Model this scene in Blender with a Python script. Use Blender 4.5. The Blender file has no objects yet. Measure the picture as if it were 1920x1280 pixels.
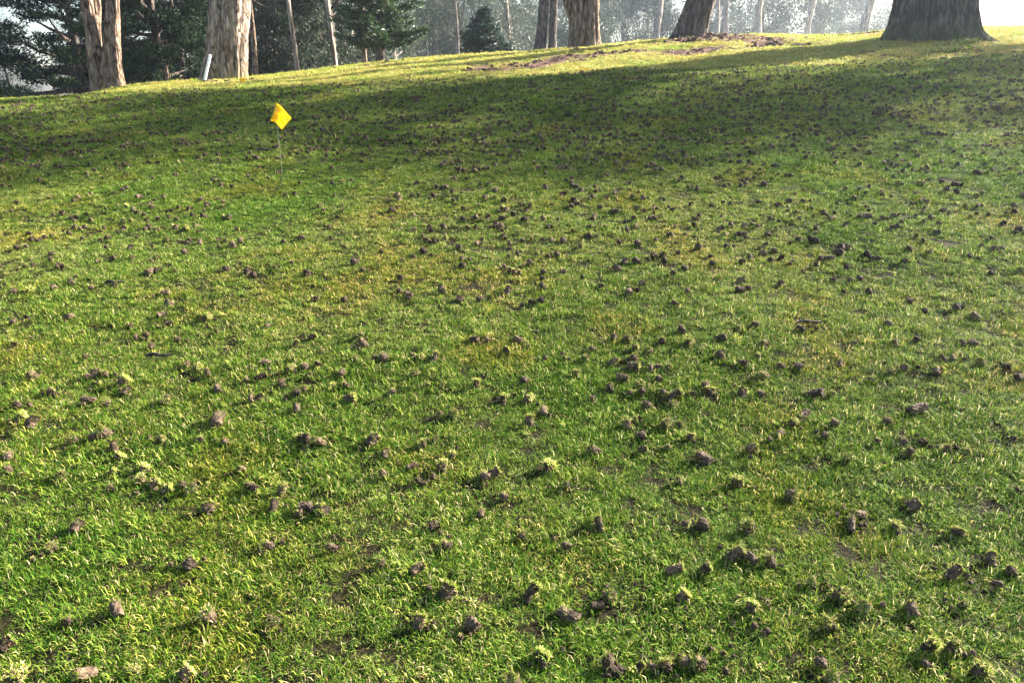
import bpy, math, random
import numpy as np
from mathutils import Vector, Euler

rng = np.random.default_rng(7)
random.seed(7)
R = math.radians
scene = bpy.context.scene
COL = scene.collection

# ------------------------------------------------------------------ camera, sky, sun, exposure
PITCH = R(18.0)
FPX = 1397.0                      # focal length in pixels of a 1920 wide picture
CAM = (0.0, 0.0, 1.2)
cam_data = bpy.data.cameras.new('camera')
cam_data.sensor_width = 36.0
cam_data.lens = FPX / 1920.0 * 36.0
cam_data.clip_start = 0.05
cam_data.clip_end = 2000.0
cam = bpy.data.objects.new('camera', cam_data)
cam.location = CAM
cam.rotation_euler = (R(90) - PITCH, 0, 0)
COL.objects.link(cam)
scene.camera = cam

SUN_AZ, SUN_EL = R(62), R(24)
world = bpy.data.worlds.new('World')
scene.world = world
world.use_nodes = True
wt = world.node_tree
wt.nodes.clear()
sky = wt.nodes.new('ShaderNodeTexSky')
sky.sky_type = 'NISHITA'
sky.sun_disc = False
sky.sun_elevation = SUN_EL
sky.sun_rotation = SUN_AZ
sky.altitude = 50
sky.air_density = 1.0
sky.dust_density = 2.5
bg = wt.nodes.new('ShaderNodeBackground')
bg.inputs['Strength'].default_value = 0.072
wo = wt.nodes.new('ShaderNodeOutputWorld')
wt.links.new(sky.outputs[0], bg.inputs['Color'])
wt.links.new(bg.outputs[0], wo.inputs['Surface'])

sun_data = bpy.data.lights.new('sun', 'SUN')
sun_data.energy = 5.0
sun_data.angle = R(1.2)
sun_data.color = (1.0, 0.93, 0.80)
sun = bpy.data.objects.new('sun', sun_data)
sdir = Vector((math.sin(SUN_AZ) * math.cos(SUN_EL), math.cos(SUN_AZ) * math.cos(SUN_EL), math.sin(SUN_EL)))
sun.rotation_euler = sdir.to_track_quat('Z', 'Y').to_euler()
sun.location = (20, 12, 14)
COL.objects.link(sun)

scene.view_settings.view_transform = 'Standard'
scene.view_settings.look = 'None'
scene.view_settings.gamma = 1.0
scene.view_settings.use_curve_mapping = False
scene.view_settings.exposure = 2.72

scene.render.engine = 'CYCLES'
cy = scene.cycles
cy.use_denoising = True
cy.max_bounces = 6
cy.diffuse_bounces = 3
cy.glossy_bounces = 2
cy.transmission_bounces = 3
cy.transparent_max_bounces = 8
cy.volume_bounces = 1
cy.use_adaptive_sampling = True
cy.adaptive_threshold = 0.02
cy.sample_clamp_indirect = 4.0

# ------------------------------------------------------------------ helpers
CP, SP = math.cos(PITCH), math.sin(PITCH)

def ray(px, py):
    """slopes X/Y and Z/Y of the view ray through a pixel of the 1920 x 1280 picture"""
    v = 640.0 - py
    dy = FPX * CP + v * SP
    return (px - 960.0) / dy, (-FPX * SP + v * CP) / dy

def to_px(X, Y, Z):
    d = Y * CP - (Z - CAM[2]) * SP
    u = Y * SP + (Z - CAM[2]) * CP
    return 960 + FPX * X / d, 640 - FPX * u / d

def vnoise(X, Y, scale, seed=0):
    """smooth value noise, -1..1"""
    X = np.asarray(X, float) * scale + seed * 17.3
    Y = np.asarray(Y, float) * scale + seed * 7.7
    xi, yi = np.floor(X), np.floor(Y)
    fx, fy = X - xi, Y - yi
    fx = fx * fx * (3 - 2 * fx); fy = fy * fy * (3 - 2 * fy)
    def h(a, b):
        s = np.sin(a * 127.1 + b * 311.7 + seed * 74.7) * 43758.5453
        return s - np.floor(s)
    r = (h(xi, yi) * (1 - fx) + h(xi + 1, yi) * fx) * (1 - fy) + (h(xi, yi + 1) * (1 - fx) + h(xi + 1, yi + 1) * fx) * fy
    return r * 2 - 1

# --- the shape of the land: a fairway that climbs to a bank, a crest behind it, level ground in the grove
PROF_Y = np.array([-200, -20, -2, 0, 1.3, 2.5, 4, 6, 8, 10, 12.0])
PROF_Z = np.array([-3.0, -1.2, -.22, -.09, 0, .12, .35, .69, 1.03, 1.34, 1.60])
SKY_PX = np.array([-500, 0, 130, 180, 240, 400, 550, 640, 720, 870, 980, 1070, 1250, 1340, 1560, 1660, 1830, 1920, 2500])
SKY_PY = np.array([240, 215, 195, 176, 160, 152, 140, 127, 115, 105, 100, 92, 75, 66, 65, 57, 50, 52, 52.])
Y_EDGE, Y_RIDGE = 11.1, 17.0
_rx, _rz = [], []
for a, b in zip(SKY_PX, SKY_PY):
    sx, sz = ray(a, b)
    _rx.append(sx * Y_RIDGE); _rz.append(CAM[2] + sz * Y_RIDGE)
_rx, _rz = np.array(_rx), np.array(_rz)

def smooth(t):
    t = np.clip(t, 0, 1)
    return t * t * (3 - 2 * t)

def base_h(X, Y):
    z = np.interp(Y, PROF_Y, PROF_Z)
    z = (z + np.interp(Y - .5, PROF_Y, PROF_Z) + np.interp(Y + .5, PROF_Y, PROF_Z)) / 3
    lat = 0.042 * np.clip(Y / 8.0, 0, 1) * np.clip(X, -14, 14)
    return z + lat

# bare patches on the bank: pixel position, half sizes in metres, depth of the hollow
BARE = [(950, 128, .75, .5, .05), (1010, 119, .9, .4, .03), (1110, 104, .9, .35, .02), (1285, 98, .42, .35, .09),
        (1345, 90, .8, .4, .05), (1390, 77, 1.0, .6, -.05), (1330, 74, .6, .5, -.03), (1470, 84, .55, .35, .10),
        (1512, 83, .35, .25, .11), (1640, 62, .7, .5, .03), (705, 121, .5, .3, .02), (1440, 82, .3, .3, .08)]
BARE_W = []

def height(X, Y):
    X = np.asarray(X, float); Y = np.asarray(Y, float)
    xr = X / np.maximum(Y, 6.0) * Y_RIDGE
    zr = np.interp(xr, _rx, _rz)
    zr = (zr + np.interp(xr - .5, _rx, _rz) + np.interp(xr + .5, _rx, _rz)) / 3
    ze = base_h(X * Y_EDGE / np.maximum(Y, Y_EDGE), Y_EDGE)
    t = (Y - Y_EDGE) / (Y_RIDGE - Y_EDGE)
    z_bank = ze + (zr - ze) * (np.clip(t, 0, 1) * .75 + .25 * np.sin(np.clip(t, 0, 1) * math.pi / 2))
    drop = np.clip(Y - Y_RIDGE, 0, 60)
    z_back = zr - 0.9 * (1 - np.exp(-drop * drop / 60.0)) - .4 * smooth((Y - 25) / 40)
    z = np.where(Y < Y_EDGE, base_h(X, Y), np.where(Y < Y_RIDGE, z_bank, z_back))
    far = smooth((Y - 40) / 60)
    z = z * (1 - far) + 0.6 * far
    z = z + 0.018 * vnoise(X, Y, 1.1, 1) + 0.006 * vnoise(X, Y, 4.0, 2) + .03 * vnoise(X, Y, .45, 3) * smooth((Y - 8) / 4)
    for bx, by, ra, rb, dep in BARE_W:
        q = ((X - bx) / ra) ** 2 + ((Y - by) / rb) ** 2
        w = np.exp(-q)
        z = z - dep * w * (1 + .6 * vnoise(X, Y, 5.0, 5)) + .05 * w * vnoise(X, Y, 7.0, 6)
    return z

YS = np.concatenate([np.arange(0.7, 6, .004), np.arange(6, 20, .01), np.arange(20, 60, .05)])
def ground_hit(px, py, lift=0.0):
    sx, sz = ray(px, py)
    d = CAM[2] + sz * YS - (height(sx * YS, YS) + lift)
    k = np.where(d <= 0)[0]
    i = int(k[0]) if len(k) else len(YS) - 1
    Y = YS[i]
    return float(sx * Y), float(Y), float(height(sx * Y, Y))

for (a, b, ra, rb, dep) in list(BARE):
    hx, hy, hz = ground_hit(a, b)
    BARE_W.append((hx, hy, ra, rb, dep))

def bare_mask(X, Y):
    m = np.zeros_like(np.asarray(X, float))
    for bx, by, ra, rb, dep in BARE_W:
        m = np.maximum(m, np.exp(-(((X - bx) / (ra * 1.1)) ** 2 + ((Y - by) / (rb * 1.1)) ** 2)))
    return np.clip(m + .35 * vnoise(X, Y, 3.0, 9) * (m > .05), 0, 1)

def mesh_from(name, verts, faces, smooth_shade=False):
    me = bpy.data.meshes.new(name)
    verts = np.asarray(verts, np.float32)
    if isinstance(faces, np.ndarray):
        n, k = faces.shape
        me.vertices.add(len(verts)); me.vertices.foreach_set('co', verts.ravel())
        me.loops.add(n * k); me.loops.foreach_set('vertex_index', faces.astype(np.int32).ravel())
        me.polygons.add(n)
        me.polygons.foreach_set('loop_start', np.arange(0, n * k, k, dtype=np.int32))
        me.polygons.foreach_set('loop_total', np.full(n, k, np.int32))
        me.update(calc_edges=True)
    else:
        me.from_pydata([tuple(v) for v in verts], [], faces)
        me.update()
    if smooth_shade:
        me.polygons.foreach_set('use_smooth', np.ones(len(me.polygons), bool))
    return me

def obj(name, me, mat=None, parent=None, loc=None):
    o = bpy.data.objects.new(name, me)
    COL.objects.link(o)
    if mat is not None and me is not None and not me.materials:
        me.materials.append(mat)
    if parent is not None:
        o.parent = parent
    if loc is not None:
        o.location = loc
    return o

def empty(name, loc):
    o = bpy.data.objects.new(name, None)
    o.empty_display_size = .2
    COL.objects.link(o)
    o.location = loc
    return o

def tag(o, label=None, category=None, group=None, kind=None):
    if label: o['label'] = label
    if category: o['category'] = category
    if group: o['group'] = group
    if kind: o['kind'] = kind
    return o

def copy_tree(o, parent=None):
    c = o.copy()
    COL.objects.link(c)
    c.parent = parent
    for ch in list(o.children):
        copy_tree(ch, c)
    return c

def color_attr(me, cols, name='tint'):
    at = me.color_attributes.new(name, 'FLOAT_COLOR', 'POINT')
    a = np.ones((len(me.vertices), 4), np.float32)
    a[:, :3] = cols
    at.data.foreach_set('color', a.ravel())

ONES = 'zero one two three four five six seven eight nine ten eleven twelve thirteen fourteen fifteen sixteen seventeen eighteen nineteen'.split()
TENS = 'x x twenty thirty forty fifty sixty seventy eighty ninety'.split()
def words(n):
    n = int(round(n))
    if n < 20: return ONES[max(n, 0)]
    if n >= 100: return 'one hundred'
    return TENS[n // 10] + ('-' + ONES[n % 10] if n % 10 else '')
USED_LABELS = set()
def placed_label(looks, px, py=None):
    for dx in (0, 1, -1, 2, -2):
        for lk in looks:
            lab = '%s, %s percent across' % (lk, words(px / 19.2 + dx * .5))
            lab += ' and %s percent down the photo' % words(py / 12.8) if py is not None else ' the photo'
            if lab not in USED_LABELS:
                USED_LABELS.add(lab)
                return lab
    return lab

# ------------------------------------------------------------------ materials
def new_mat(name):
    m = bpy.data.materials.new(name)
    m.use_nodes = True
    nt = m.node_tree
    nt.nodes.clear()
    out = nt.nodes.new('ShaderNodeOutputMaterial')
    return m, nt, out

def N(nt, kind, **kw):
    n = nt.nodes.new(kind)
    for k, v in kw.items():
        if k.startswith('i_'):
            n.inputs[k[2:].replace('_', ' ')].default_value = v
        else:
            setattr(n, k, v)
    return n

def ramp(nt, stops, interp='LINEAR'):
    r = nt.nodes.new('ShaderNodeValToRGB')
    r.color_ramp.interpolation = interp
    while len(r.color_ramp.elements) < len(stops):
        r.color_ramp.elements.new(0.5)
    for e, (p, c) in zip(r.color_ramp.elements, stops):
        e.position = p
        e.color = (*c, 1) if len(c) == 3 else c
    return r

def mixcol(nt, a, b, fac, blend='MIX'):
    m = nt.nodes.new('ShaderNodeMix')
    m.data_type = 'RGBA'
    m.blend_type = blend
    for sock, val in ((m.inputs[6], a), (m.inputs[7], b), (m.inputs[0], fac)):
        if hasattr(val, 'links') or isinstance(val, bpy.types.NodeSocket):
            nt.links.new(val, sock)
        elif isinstance(val, (int, float)):
            sock.default_value = val
        else:
            sock.default_value = (*val, 1)
    return m.outputs[2]

def leaf_material(name, tintable=True, base=(.06, .1, .03), trans=.35, rough=.5, spec=.4, noise_tint=None, world_noise=None):
    m, nt, out = new_mat(name)
    if tintable:
        c = N(nt, 'ShaderNodeAttribute', attribute_name='tint').outputs['Color']
    else:
        rgb = N(nt, 'ShaderNodeRGB'); rgb.outputs[0].default_value = (*base, 1)
        c = rgb.outputs[0]
    if world_noise:
        geo = N(nt, 'ShaderNodeNewGeometry')
        for sc, det, dark, lo, hi in world_noise:
            nz = N(nt, 'ShaderNodeTexNoise', i_Scale=sc, i_Detail=det, i_Roughness=.55)
            nt.links.new(geo.outputs['Position'], nz.inputs['Vector'])
            mr = N(nt, 'ShaderNodeMapRange')
            mr.inputs[1].default_value = lo; mr.inputs[2].default_value = hi
            nt.links.new(nz.outputs[0], mr.inputs[0])
            c = mixcol(nt, c, dark, mr.outputs[0], 'MULTIPLY')
    oi = N(nt, 'ShaderNodeObjectInfo')
    mr = N(nt, 'ShaderNodeMapRange')
    mr.inputs[3].default_value = .78; mr.inputs[4].default_value = 1.22
    nt.links.new(oi.outputs['Random'], mr.inputs[0])
    hsv = N(nt, 'ShaderNodeHueSaturation')
    nt.links.new(c, hsv.inputs['Color']); nt.links.new(mr.outputs[0], hsv.inputs['Value'])
    c = hsv.outputs[0]
    p = N(nt, 'ShaderNodeBsdfPrincipled', i_Roughness=rough)
    p.inputs['Specular IOR Level'].default_value = spec
    nt.links.new(c, p.inputs['Base Color'])
    t = N(nt, 'ShaderNodeBsdfTranslucent')
    nt.links.new(c, t.inputs['Color'])
    mx = N(nt, 'ShaderNodeMixShader'); mx.inputs[0].default_value = trans
    nt.links.new(p.outputs[0], mx.inputs[1]); nt.links.new(t.outputs[0], mx.inputs[2])
    nt.links.new(mx.outputs[0], out.inputs['Surface'])
    return m

def soil_material(name, a, b, c2, scale=40.0, bump=1.0, rough=.9):
    m, nt, out = new_mat(name)
    tc = N(nt, 'ShaderNodeTexCoord')
    oi = N(nt, 'ShaderNodeObjectInfo')
    nz = N(nt, 'ShaderNodeTexNoise', i_Scale=scale, i_Detail=6.0, i_Roughness=.65)
    nt.links.new(tc.outputs['Object'], nz.inputs['Vector'])
    r = ramp(nt, [(.25, a), (.5, b), (.78, c2)])
    nt.links.new(nz.outputs[0], r.inputs[0])
    mr = N(nt, 'ShaderNodeMapRange'); mr.inputs[3].default_value = .65; mr.inputs[4].default_value = 1.35
    nt.links.new(oi.outputs['Random'], mr.inputs[0])
    hsv = N(nt, 'ShaderNodeHueSaturation')
    nt.links.new(r.outputs[0], hsv.inputs['Color']); nt.links.new(mr.outputs[0], hsv.inputs['Value'])
    nz2 = N(nt, 'ShaderNodeTexNoise', i_Scale=scale * 6, i_Detail=4.0)
    nt.links.new(tc.outputs['Object'], nz2.inputs['Vector'])
    bp = N(nt, 'ShaderNodeBump', i_Strength=bump, i_Distance=.004)
    nt.links.new(nz2.outputs[0], bp.inputs['Height'])
    p = N(nt, 'ShaderNodeBsdfPrincipled', i_Roughness=rough)
    p.inputs['Specular IOR Level'].default_value = .2
    nt.links.new(hsv.outputs[0], p.inputs['Base Color']); nt.links.new(bp.outputs[0], p.inputs['Normal'])
    nt.links.new(p.outputs[0], out.inputs['Surface'])
    return m

def bark_material(name, furrow, mid, light, scale=(9, 9, 1.6), bump=.8, dist=.05, moss=None):
    m, nt, out = new_mat(name)
    tc = N(nt, 'ShaderNodeTexCoord')
    mp = N(nt, 'ShaderNodeMapping'); mp.inputs['Scale'].default_value = scale
    nt.links.new(tc.outputs['Object'], mp.inputs['Vector'])
    nz = N(nt, 'ShaderNodeTexNoise', i_Scale=1.0, i_Detail=8.0, i_Roughness=.62, i_Distortion=.6)
    nt.links.new(mp.outputs[0], nz.inputs['Vector'])
    vo = N(nt, 'ShaderNodeTexVoronoi', feature='DISTANCE_TO_EDGE', i_Scale=1.5)
    nz3 = N(nt, 'ShaderNodeTexNoise', i_Scale=3.0, i_Detail=3.0)
    nt.links.new(mp.outputs[0], nz3.inputs['Vector'])
    va = N(nt, 'ShaderNodeVectorMath', operation='MULTIPLY_ADD')
    nt.links.new(nz3.outputs['Color'], va.inputs[0]); va.inputs[1].default_value = (.6, .6, .6)
    nt.links.new(mp.outputs[0], va.inputs[2])
    nt.links.new(va.outputs[0], vo.inputs['Vector'])
    mm = N(nt, 'ShaderNodeMath', operation='MULTIPLY_ADD')
    nt.links.new(vo.outputs[0], mm.inputs[0]); mm.inputs[1].default_value = .9
    nt.links.new(nz.outputs[0], mm.inputs[2])
    r = ramp(nt, [(.44, furrow), (.58, mid), (.82, light)])
    nt.links.new(mm.outputs[0], r.inputs[0])
    c = r.outputs[0]
    big = N(nt, 'ShaderNodeTexNoise', i_Scale=2.2, i_Detail=3.0)
    nt.links.new(tc.outputs['Object'], big.inputs['Vector'])
    rb = ramp(nt, [(.35, (.75, .72, .7)), (.65, (1.15, 1.1, 1.05))])
    nt.links.new(big.outputs[0], rb.inputs[0])
    c = mixcol(nt, c, rb.outputs[0], .8, 'MULTIPLY')
    if moss:
        sep = N(nt, 'ShaderNodeSeparateXYZ'); nt.links.new(tc.outputs['Object'], sep.inputs[0])
        mr = N(nt, 'ShaderNodeMapRange'); mr.inputs[1].default_value = .45; mr.inputs[2].default_value = .0
        nt.links.new(sep.outputs[2], mr.inputs[0])
        mu = N(nt, 'ShaderNodeMath', operation='MULTIPLY'); nt.links.new(mr.outputs[0], mu.inputs[0]); nt.links.new(big.outputs[0], mu.inputs[1])
        c = mixcol(nt, c, moss, mu.outputs[0])
    bp = N(nt, 'ShaderNodeBump', i_Strength=bump, i_Distance=dist)
    nt.links.new(mm.outputs[0], bp.inputs['Height'])
    p = N(nt, 'ShaderNodeBsdfPrincipled', i_Roughness=.88)
    p.inputs['Specular IOR Level'].default_value = .2
    nt.links.new(c, p.inputs['Base Color']); nt.links.new(bp.outputs[0], p.inputs['Normal'])
    nt.links.new(p.outputs[0], out.inputs['Surface'])
    return m

def plain(name, col, rough=.6, trans=0.0, noise=.15, scale=20.0):
    m, nt, out = new_mat(name)
    tc = N(nt, 'ShaderNodeTexCoord')
    nz = N(nt, 'ShaderNodeTexNoise', i_Scale=scale, i_Detail=4.0)
    nt.links.new(tc.outputs['Object'], nz.inputs['Vector'])
    r = ramp(nt, [(.3, tuple(x * (1 - noise) for x in col)), (.7, tuple(min(1, x * (1 + noise)) for x in col))])
    nt.links.new(nz.outputs[0], r.inputs[0])
    p = N(nt, 'ShaderNodeBsdfPrincipled', i_Roughness=rough)
    nt.links.new(r.outputs[0], p.inputs['Base Color'])
    if trans > 0:
        t = N(nt, 'ShaderNodeBsdfTranslucent'); nt.links.new(r.outputs[0], t.inputs['Color'])
        mx = N(nt, 'ShaderNodeMixShader'); mx.inputs[0].default_value = trans
        nt.links.new(p.outputs[0], mx.inputs[1]); nt.links.new(t.outputs[0], mx.inputs[2])
        nt.links.new(mx.outputs[0], out.inputs['Surface'])
    else:
        nt.links.new(p.outputs[0], out.inputs['Surface'])
    return m

M_GRASS = leaf_material('fairway_blades', trans=.28, rough=.6, spec=.05,
                        world_noise=[(.55, 3.0, (.66, .86, .62), .48, .70), (1.7, 3.0, (1.35, 1.02, .9), .52, .70), (14.0, 2.0, (.55, .62, .6), .54, .70)])
M_ROUGH = leaf_material('bank_blades', trans=.42, rough=.5, spec=.4,
                        world_noise=[(.9, 4.0, (.72, .95, .62), .48, .62), (2.8, 3.0, (1.0, .78, .70), .54, .66)])
M_THATCH = leaf_material('thatch_blades', trans=.22, rough=.8, spec=.03)
M_CORE = soil_material('core_soil', (.020, .013, .009), (.078, .053, .035), (.21, .15, .10), 60.0)
M_CORE_SHADED = soil_material('shaded_core_soil', (.012, .008, .005), (.042, .028, .018), (.13, .092, .06), 60.0)  # darker copy of the core soil, shade of backlit plugs put into the colour
M_CLOD = soil_material('clod_soil', (.045, .028, .02), (.11, .065, .048), (.19, .12, .09), 12.0)
M_BARK_PALE = bark_material('pale_bark', (.035, .024, .019), (.20, .155, .125), (.42, .355, .30), (9, 9, 2.3), 1.0, .08, moss=(.20, .19, .05))
M_BARK_TAN = bark_material('tan_bark', (.03, .019, .014), (.165, .115, .085), (.34, .265, .205), (9, 9, 2.6), 1.0, .08, moss=(.14, .11, .05))
M_BARK_GREY = bark_material('grey_bark', (.006, .005, .004), (.036, .029, .024), (.14, .12, .10), (10, 10, 2.0), 1.0, .07, moss=(.10, .12, .03))
M_BARK_DARK = bark_material('dark_bark', (.02, .016, .014), (.075, .06, .052), (.17, .14, .12), (8, 8, 2.2), 1.0, .07)
M_BARK_GROVE = bark_material('grove_bark', (.08, .065, .055), (.22, .19, .165), (.42, .37, .33), (5, 5, .9), .6, .03)
M_CYPRESS = leaf_material('cypress_sprays', trans=.12, rough=.7, spec=.08)
M_CONIFER = leaf_material('conifer_needles', trans=.2, rough=.5, spec=.35)
M_EUCA = leaf_material('grove_leaves', trans=.3, rough=.5, spec=.2)
M_LIME = leaf_material('lime_leaves', tintable=False, base=(.30, .55, .02), trans=.5)
M_FLAG = plain('flag_vinyl', (.95, .66, .010), .42, .55, .03, 8)
M_WIRE = plain('steel_wire', (.20, .20, .18), .4, 0, .1)
M_WHITE = plain('white_paint', (.78, .79, .80), .5, 0, .08, 9)
M_FOOT = plain('dark_wood', (.05, .045, .04), .8, 0, .2)

# ------------------------------------------------------------------ ground: one sheet
def axis(dense_lo, dense_hi, step, far):
    a = list(np.arange(dense_lo, dense_hi + 1e-6, step))
    s, v = step, dense_hi
    hi = []
    while v < far:
        s *= 1.25; v += s; hi.append(v)
    s, v = step, dense_lo
    lo = []
    while v > -far:
        s *= 1.25; v -= s; lo.append(v)
    return np.array(lo[::-1] + a + hi)
gx = axis(-11, 11, .11, 150)
gy = axis(.5, 19.5, .09, 150)
GX, GY = np.meshgrid(gx, gy)
GZ = height(GX, GY)
nyy, nxx = GX.shape
idx = np.arange(nyy * nxx).reshape(nyy, nxx)
gf = np.stack([idx[:-1, :-1], idx[:-1, 1:], idx[1:, 1:], idx[1:, :-1]], -1).reshape(-1, 4)
gme = mesh_from('ground', np.stack([GX, GY, GZ], -1).reshape(-1, 3), gf, True)
bare = bare_mask(GX, GY).ravel()
bank = smooth((GY - (Y_EDGE - .25 + .12 * vnoise(GX, GY, 2.0, 4))) / .3).ravel()
wood = smooth((GY - 18.5 - .8 * vnoise(GX, GY, .5, 8)) / 2.5).ravel() * smooth((10.5 - GX.ravel() + (GY.ravel() - 20) * .1) / 2)
color_attr(gme, np.stack([bare, bank, wood], -1), 'zone')

def ground_material():
    m, nt, out = new_mat('turf_and_soil')
    geo = N(nt, 'ShaderNodeNewGeometry')
    zone = N(nt, 'ShaderNodeAttribute', attribute_name='zone')
    sep = N(nt, 'ShaderNodeSeparateColor'); nt.links.new(zone.outputs['Color'], sep.inputs[0])
    def noise(sc, det=5.0, ro=.6):
        n = N(nt, 'ShaderNodeTexNoise', i_Scale=sc, i_Detail=det, i_Roughness=ro)
        nt.links.new(geo.outputs['Position'], n.inputs['Vector'])
        return n.outputs[0]
    n_f = noise(55.0); n_m = noise(6.0); n_b = noise(1.2); n_x = noise(140.0, 3.0)
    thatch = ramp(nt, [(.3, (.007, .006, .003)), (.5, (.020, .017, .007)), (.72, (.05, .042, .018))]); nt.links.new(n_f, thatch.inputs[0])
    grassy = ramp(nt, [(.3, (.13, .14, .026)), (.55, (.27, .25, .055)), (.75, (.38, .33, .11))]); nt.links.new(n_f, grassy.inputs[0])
    soil = ramp(nt, [(.25, (.04, .022, .016)), (.5, (.125, .07, .052)), (.75, (.24, .15, .115))]); nt.links.new(n_m, soil.inputs[0])
    floor = ramp(nt, [(.3, (.02, .018, .012)), (.6, (.06, .05, .03)), (.8, (.10, .09, .035))]); nt.links.new(n_m, floor.inputs[0])
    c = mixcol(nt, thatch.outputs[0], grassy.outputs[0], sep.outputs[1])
    # scattered worn spots on the bank
    mr = N(nt, 'ShaderNodeMapRange'); mr.inputs[1].default_value = .60; mr.inputs[2].default_value = .68
    nt.links.new(noise(2.6, 4.0), mr.inputs[0])
    mu = N(nt, 'ShaderNodeMath', operation='MULTIPLY'); nt.links.new(mr.outputs[0], mu.inputs[0]); nt.links.new(sep.outputs[1], mu.inputs[1])
    mu2 = N(nt, 'ShaderNodeMath', operation='MULTIPLY'); nt.links.new(mu.outputs[0], mu2.inputs[0]); mu2.inputs[1].default_value = .6
    c = mixcol(nt, c, soil.outputs[0], mu2.outputs[0])
    ad = N(nt, 'ShaderNodeMath', operation='MULTIPLY_ADD'); nt.links.new(n_m, ad.inputs[0]); ad.inputs[1].default_value = .5; nt.links.new(sep.outputs[0], ad.inputs[2])
    mr2 = N(nt, 'ShaderNodeMapRange'); mr2.inputs[1].default_value = .52; mr2.inputs[2].default_value = .68
    nt.links.new(ad.outputs[0], mr2.inputs[0])
    c = mixcol(nt, c, soil.outputs[0], mr2.outputs[0])
    c = mixcol(nt, c, floor.outputs[0], sep.outputs[2])
    bp = N(nt, 'ShaderNodeBump', i_Strength=.9, i_Distance=.03)
    nt.links.new(n_f, bp.inputs['Height'])
    p = N(nt, 'ShaderNodeBsdfPrincipled', i_Roughness=.95)
    p.inputs['Specular IOR Level'].default_value = .1
    nt.links.new(c, p.inputs['Base Color']); nt.links.new(bp.outputs[0], p.inputs['Normal'])
    nt.links.new(p.outputs[0], out.inputs['Surface'])
    return m
tag(obj('ground', gme, ground_material()), 'sloping fairway turf rising to a grassy bank under the trees', kind='structure')

# ------------------------------------------------------------------ instancing helper (grass and uncountable plugs only)
def source_collection(name, meshes, mat):
    c = bpy.data.collections.new(name)
    for i, me in enumerate(meshes):
        if mat is not None and not me.materials:
            me.materials.append(mat)
        o = bpy.data.objects.new('%s_%02d' % (name, i), me)
        c.objects.link(o)
    return c

def scatter(name, pts, rot, scl, index, coll):
    me = bpy.data.meshes.new(name)
    me.vertices.add(len(pts))
    me.vertices.foreach_set('co', np.asarray(pts, np.float32).ravel())
    a = me.attributes.new('rot', 'FLOAT_VECTOR', 'POINT'); a.data.foreach_set('vector', np.asarray(rot, np.float32).ravel())
    a = me.attributes.new('scl', 'FLOAT_VECTOR', 'POINT'); a.data.foreach_set('vector', np.asarray(scl, np.float32).ravel())
    a = me.attributes.new('pick', 'INT', 'POINT'); a.data.foreach_set('value', np.asarray(index, np.int32))
    o = obj(name, me)
    ng = bpy.data.node_groups.new(name, 'GeometryNodeTree')
    ng.interface.new_socket('Geometry', in_out='INPUT', socket_type='NodeSocketGeometry')
    ng.interface.new_socket('Geometry', in_out='OUTPUT', socket_type='NodeSocketGeometry')
    gi = ng.nodes.new('NodeGroupInput'); go = ng.nodes.new('NodeGroupOutput')
    ci = ng.nodes.new('GeometryNodeCollectionInfo')
    ci.inputs['Collection'].default_value = coll
    ci.inputs['Separate Children'].default_value = True
    ci.inputs['Reset Children'].default_value = True
    ip = ng.nodes.new('GeometryNodeInstanceOnPoints')
    ip.inputs['Pick Instance'].default_value = True
    def attr(nm, ty):
        n = ng.nodes.new('GeometryNodeInputNamedAttribute'); n.data_type = ty
        n.inputs['Name'].default_value = nm
        return n.outputs[0]
    e2r = ng.nodes.new('FunctionNodeEulerToRotation')
    L = ng.links.new
    L(gi.outputs[0], ip.inputs['Points']); L(ci.outputs[0], ip.inputs['Instance'])
    L(attr('pick', 'INT'), ip.inputs['Instance Index'])
    L(attr('rot', 'FLOAT_VECTOR'), e2r.inputs[0]); L(e2r.outputs[0], ip.inputs['Rotation'])
    L(attr('scl', 'FLOAT_VECTOR'), ip.inputs['Scale'])
    L(ip.outputs[0], go.inputs[0])
    md = o.modifiers.new('scatter', 'NODES'); md.node_group = ng
    return o

# ------------------------------------------------------------------ grass tufts
GREENS = np.array([(.030, .088, .010), (.062, .140, .013), (.115, .198, .018), (.20, .255, .034), (.34, .335, .08), (.53, .45, .23), (.27, .16, .08)])
def blades(n, radius, lo, hi, w, tilt, probs, palette=GREENS, centre_bias=.5, droop=.45):
    r = radius * rng.random(n) ** centre_bias
    th = rng.random(n) * 2 * math.pi
    L_ = lo + (hi - lo) * rng.random(n) ** 1.3
    az = rng.random(n) * 2 * math.pi
    tl = tilt[0] + (tilt[1] - tilt[0]) * rng.random(n)
    base = np.stack([r * np.cos(th), r * np.sin(th), np.full(n, -.002)], -1)
    d = np.stack([np.sin(tl) * np.cos(az), np.sin(tl) * np.sin(az), np.cos(tl)], -1)
    side = np.stack([-np.sin(az + rng.normal(0, .6, n)), np.cos(az), np.zeros(n)], -1)
    side /= np.linalg.norm(side, axis=1)[:, None]
    ww = (w * (.6 + .8 * rng.random(n)))[:, None]
    mid = base + d * (L_ * .55)[:, None]
    tip = mid + d * (L_ * .45)[:, None] - np.array([0, 0, 1.0]) * (L_ * droop * rng.random(n))[:, None] + np.stack([np.cos(az), np.sin(az), 0 * az], -1) * (L_ * .18)[:, None]
    tip[:, 2] = np.maximum(tip[:, 2], .001)
    v = np.stack([base - side * ww * .5, base + side * ww * .5, mid + side * ww * .5, mid - side * ww * .5, tip], 1).reshape(-1, 3)
    k = np.arange(n)[:, None] * 5
    tris = np.concatenate([k + np.array([[0, 1, 2]]), k + np.array([[0, 2, 3]]), k + np.array([[3, 2, 4]])], 0)
    ci = rng.choice(len(palette), n, p=probs)
    c = palette[ci] * (.75 + .5 * rng.random(n))[:, None]
    cols = np.repeat(c, 5, 0)
    return v, tris, cols

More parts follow.
